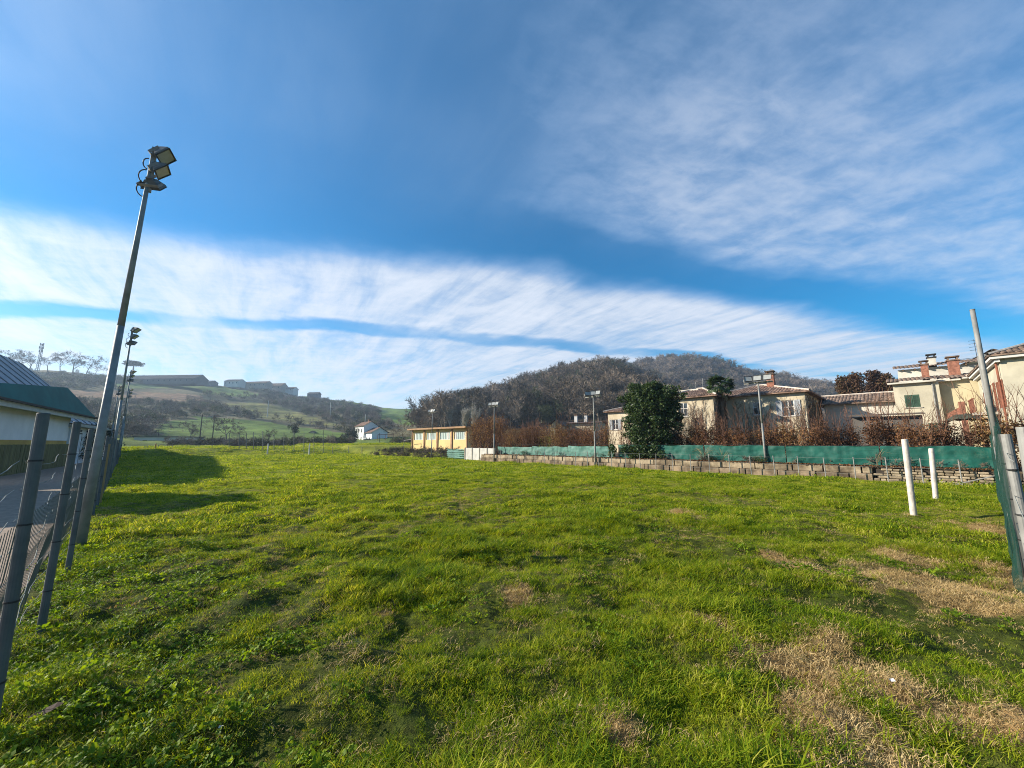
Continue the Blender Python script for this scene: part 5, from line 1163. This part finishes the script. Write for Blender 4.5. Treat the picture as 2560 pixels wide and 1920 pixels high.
m_ = MB(); m_.box(xw0+.01, fx1, y0_+.02, y1_-.02, -.2, 1.748); m_.build('base_wall', YB, ch)
# annex with flat slab roof
m_ = MB(); m_.box(-9.0, xw0-.05, sorted((sg*.6, sg*4.6))[0], sorted((sg*.6, sg*4.6))[1], -.2, 2.75); m_.build('annex_wall', CW, ch)
m_ = MB(); m_.box(-9.4, xw0+.3, sorted((sg*.1, sg*5.0))[0], sorted((sg*.1, sg*5.0))[1], 2.752, 2.95); m_.build('annex_roof', M('grey_slab', (.36, .37, .35), .15, 1), ch)
m_ = MB(); m_.box(-9.3, xw0+.2, sorted((sg*.2, sg*4.9))[0], sorted((sg*.2, sg*4.9))[1], 2.951, 3.03); m_.build('annex_roofing', DARKMETAL, ch)
yD = sg*.6-sg*.03
m_ = MB()
for a in ((.1, .22, 0, 2.25), (2.3, 2.42, 0, 2.25), (.1, 2.42, 2.25, 2.37)): m_.box(a[0], a[1], min(yD, yD+sg*.03)-.02, max(yD, yD+sg*.03), a[2], a[3])
dr_ = m_.build('door', DARKMETAL, ch); m_ = MB(); m_.quad((.22, yD, 0), (2.3, yD, 0), (2.3, yD, 2.25), (.22, yD, 2.25)); m_.build('door_leaf', M('door_white', (.6, .62, .64)), dr_)
m_ = MB(); m_.tube((1.0, yD, 2.5), (1.0, yD-sg*.12, 2.5), .09, .07, 10); m_.build('wall_lamp', LAMPGREY, ch)
# olive slat screen in front of the base wall
sc_e = empty('olive_slat_screen', (E1.x, E1.y, 0), ch.rotation_euler.z, 'olive wooden slat screen in front of the clubhouse wall', 'screen')
OLV = M('olive_slat', (.13, .12, .042), .25, 4, .9, .3, 30, stretch=(1, 1, .15)); x_ = xw0+.2; sm_ = MB(); sm_.cham(0, .155, 0, .03, 0, 1.5, .008); slat = sm_.mesh('slat', OLV)
while x_ < fx1-.5:
    o = link('slat', slat, sc_e); o.location = (x_, sg*.7-sg*.35+random.gauss(0, .006), random.uniform(0, .02)); x_ += .175
m_ = MB(); m_.box(xw0+.2, fx1-.4, sg*.42-.02, sg*.42+.02, .3, .38); m_.box(xw0+.2, fx1-.4, sg*.42-.02, sg*.42+.02, 1.15, 1.23); m_.build('rail', DARKMETAL, sc_e)
# unseen block left of the view, added to cast a shadow across the grass
ts = empty('shadow_block', W(23.4, -4.1), ANG, 'plain unseen block outside the left edge, added to cast a shadow on the grass', 'building')
m_ = MB(); m_.box(0, 2.8, -4, 0, -.2, 4.2); m_.build('wall', CW, ts); m_ = MB(); m_.box(-.15, 2.95, -4.15, .15, 4.201, 4.35); m_.build('roof', GREYR, ts)
# big grey sheeted barn behind
R1 = at(58, 910, 47); dn = Vector((-de.y, de.x, 0)); dn = dn if dn.dot(Vector((nB.x, nB.y, 0))) > 0 else -dn
gt = empty('grey_sheeted_barn', (R1.x, R1.y, 0), math.atan2(-de.y, -de.x), 'large grey sheeted barn roof rising behind the clubhouse', 'barn')
zr_ = R1.z; wB_ = 8.0; ze_ = 3.4; s2 = 1 if (gt.matrix_basis.inverted() @ (R1+dn)).y > 0 else -1; LB = 34.0
m_ = MB(); m_.quad((0, 0, zr_), (LB, 0, zr_), (LB, s2*wB_, ze_), (0, s2*wB_, ze_)); m_.quad((0, 0, zr_), (LB, 0, zr_), (LB, -s2*wB_, ze_), (0, -s2*wB_, ze_)); m_.build('roof', M('grey_sheeting', (.30, .33, .37), .12, .6, .8, .1), gt)
m_ = MB(); m_.add([(.1, -s2*wB_, -.2), (.1, s2*wB_, -.2), (.1, s2*wB_, ze_-.05), (.1, 0, zr_-.05), (.1, -s2*wB_, ze_-.05)], [(0, 1, 2, 3, 4)]); m_.quad((.1, s2*wB_-s2*.1, -.2), (LB, s2*wB_-s2*.1, -.2), (LB, s2*wB_-s2*.1, ze_-.05), (.1, s2*wB_-s2*.1, ze_-.05)); m_.build('wall', M('barn_wall', (.20, .21, .22), .12, .6), gt)
for x_ in np.arange(1.5, LB, 3.0): MB().path([(x_, s2*wB_, ze_+.04), (x_, 0, zr_+.04)], .05, 4).build('rib', M('rib', (.12, .13, .14)), gt)
# dark shrubs at the foot of the masts
for k, (a_, b_, h_) in enumerate(((47, -2.6, 3.1), (50, -2.2, 2.6), (53.5, -2.4, 3.3), (57, -2.2, 2.8))):
    e_ = empty('yard_bush', W(a_, b_), 0, 'dark evergreen bush behind the mast line, %s from the clubhouse' % ('nearest', 'second', 'third', 'farthest')[k], 'bush', 'dark bushes beyond the clubhouse'); g = np.random.default_rng(300+k); v, f = leaf_cloud([(g.normal(0, .7), g.normal(0, .7), h_*g.uniform(.15, .9), .55) for _ in range(45)], 40, .12, g, .9); link('foliage', np_mesh('foliage', v, f, DARKNEEDLE), e_); m_ = MB(); m_.tube((0, 0, -.2), (0, 0, h_*.5), .08, .04, 5); m_.build('stem', BARK, e_)

# ------------------------------------------------------------------ weeds, litter, small things
wb = [bush_src(141, 0), bush_src(142, 0), bush_src(143, 1)]
bx_, bz_ = [], []
n = 230; a_ = np.concatenate([rng.uniform(32.5, 50, n), rng.uniform(-3, 26, 90)]); b_ = np.concatenate([rng.uniform(22.9, 25.5, n), rng.uniform(23.05, 23.9, 90)]); X_ = a_*eA.x+b_*nB.x; Y_ = a_*eA.y+b_*nB.y; Z_ = np.where(a_ < 27, .55, terrain(X_, Y_)-.05)
stuff('brambles', np.stack([X_, Y_, Z_], 1), np.stack([rng.normal(0, .3, len(X_)), rng.normal(0, .3, len(X_)), rng.uniform(0, 6.28, len(X_))], 1), np.concatenate([rng.uniform(.10, .27, n), rng.uniform(.08, .22, 90)]), rng.choice([0, 1, 0, 1, 2], len(X_)), wb, 'brown brambles and dead weeds along the bank', 'brambles')
lm = MB(); lm.add([(-.05, 0, 0), (0, .03, .012), (.05, 0, .004), (0, -.03, .015)], [(0, 1, 2, 3)])
n = 4200; a_ = rng.uniform(-2.6, 26.5, n); b_ = 22.85+np.abs(rng.normal(0, .25, n)); X_ = a_*eA.x+b_*nB.x; Y_ = a_*eA.y+b_*nB.y
stuff('leaf_litter', np.stack([X_, Y_, np.full(n, .585)+rng.uniform(0, .04, n)], 1), rng.normal(0, .6, (n, 3)), rng.uniform(.7, 1.5, n), np.zeros(n), [src(lm.mesh('l', BROWNLEAF))], 'fallen brown leaves lying along the top of the wall', 'fallen leaves')
for k, (u, v_, lb) in enumerate(((2235, 1733, 'scrap of white paper on the straw patch'), (550, 1838, 'tiny pale paper scrap in the near grass'))):
    p = gp(u, v_); p.z = tz(p)+.05; m_ = MB(); m_.add([(-.03, -.02, 0), (.02, -.03, .01), (.035, .02, .02), (0, .03, .005), (-.035, .015, .018)], [(0, 1, 2), (0, 2, 3), (0, 3, 4)]); o = m_.build('paper_scrap', WHITEP); o.location = p; o.scale = (.5, .5, .5) if k == 0 else (.35, .35, .35); tag(o, lb, 'litter')
p = gp(105, 1838); p.z = tz(p)+.05; m_ = MB(); m_.add([(-.09, 0, .01), (-.03, .035, .02), (.05, .03, .05), (.09, 0, .045), (.04, -.035, .03), (-.04, -.03, .0)], [(0, 1, 5), (1, 2, 4, 5), (2, 3, 4)]); o = m_.build('dead_leaf', M('dead_leaf', (.05, .028, .02), .3, 20)); o.location = p; o.scale = (.75,)*3; o.rotation_euler = (0, 0, .6); tag(o, 'curled brown dead leaf lying in the clover', 'leaf')
for k, (u, b_, lb) in enumerate(((1758, 23.05, 'dry grassy weed clump growing on the wall top before the net'), (1806, 23.05, 'arching weed on the wall top right of the dry clump'), (2190, 23.05, 'thin bent weed stalk on the wall before the net'))):
    a_ = aw(u, 1150, b_); e_ = empty('wall_weed', W(a_, b_, .56), 0, lb, 'weed'); g_ = random.Random(k); m_ = MB()
    for q in range((26, 12, 4)[k]):
        th = g_.uniform(0, 6.28); L = g_.uniform(.3, .8); d = Vector((math.cos(th), math.sin(th), 0)); m_.path([(0, 0, -.03), tuple(d*.1+Vector((0, 0, L*.6))), tuple(d*.3+Vector((0, 0, L))), tuple(d*.55+Vector((0, 0, L*.9)))], [.006, .005, .004, .002], 3)
    m_.build('stalks', M('dry_stalk', (.30, .21, .10), .2, 3, .9, 0), e_)

# ------------------------------------------------------------------ air
m_ = MB(); m_.box(-1600, 1600, -1600, 1600, -3, 130); hz_o = m_.build('haze', None); tag(hz_o, 'thin winter haze over the valley', 'haze', kind='stuff')
hm_ = bpy.data.materials.new('haze'); hm_.use_nodes = True; t = NT(hm_.node_tree); t.n.remove(t.n['Principled BSDF']); pv = t.new('ShaderNodeVolumePrincipled')
pv.inputs['Color'].default_value = (.55, .75, 1, 1); pv.inputs['Density'].default_value = .00042; pv.inputs['Anisotropy'].default_value = .3
t.l.new(pv.outputs[0], t.n['Material Output'].inputs['Volume']); hz_o.data.materials.append(hm_)
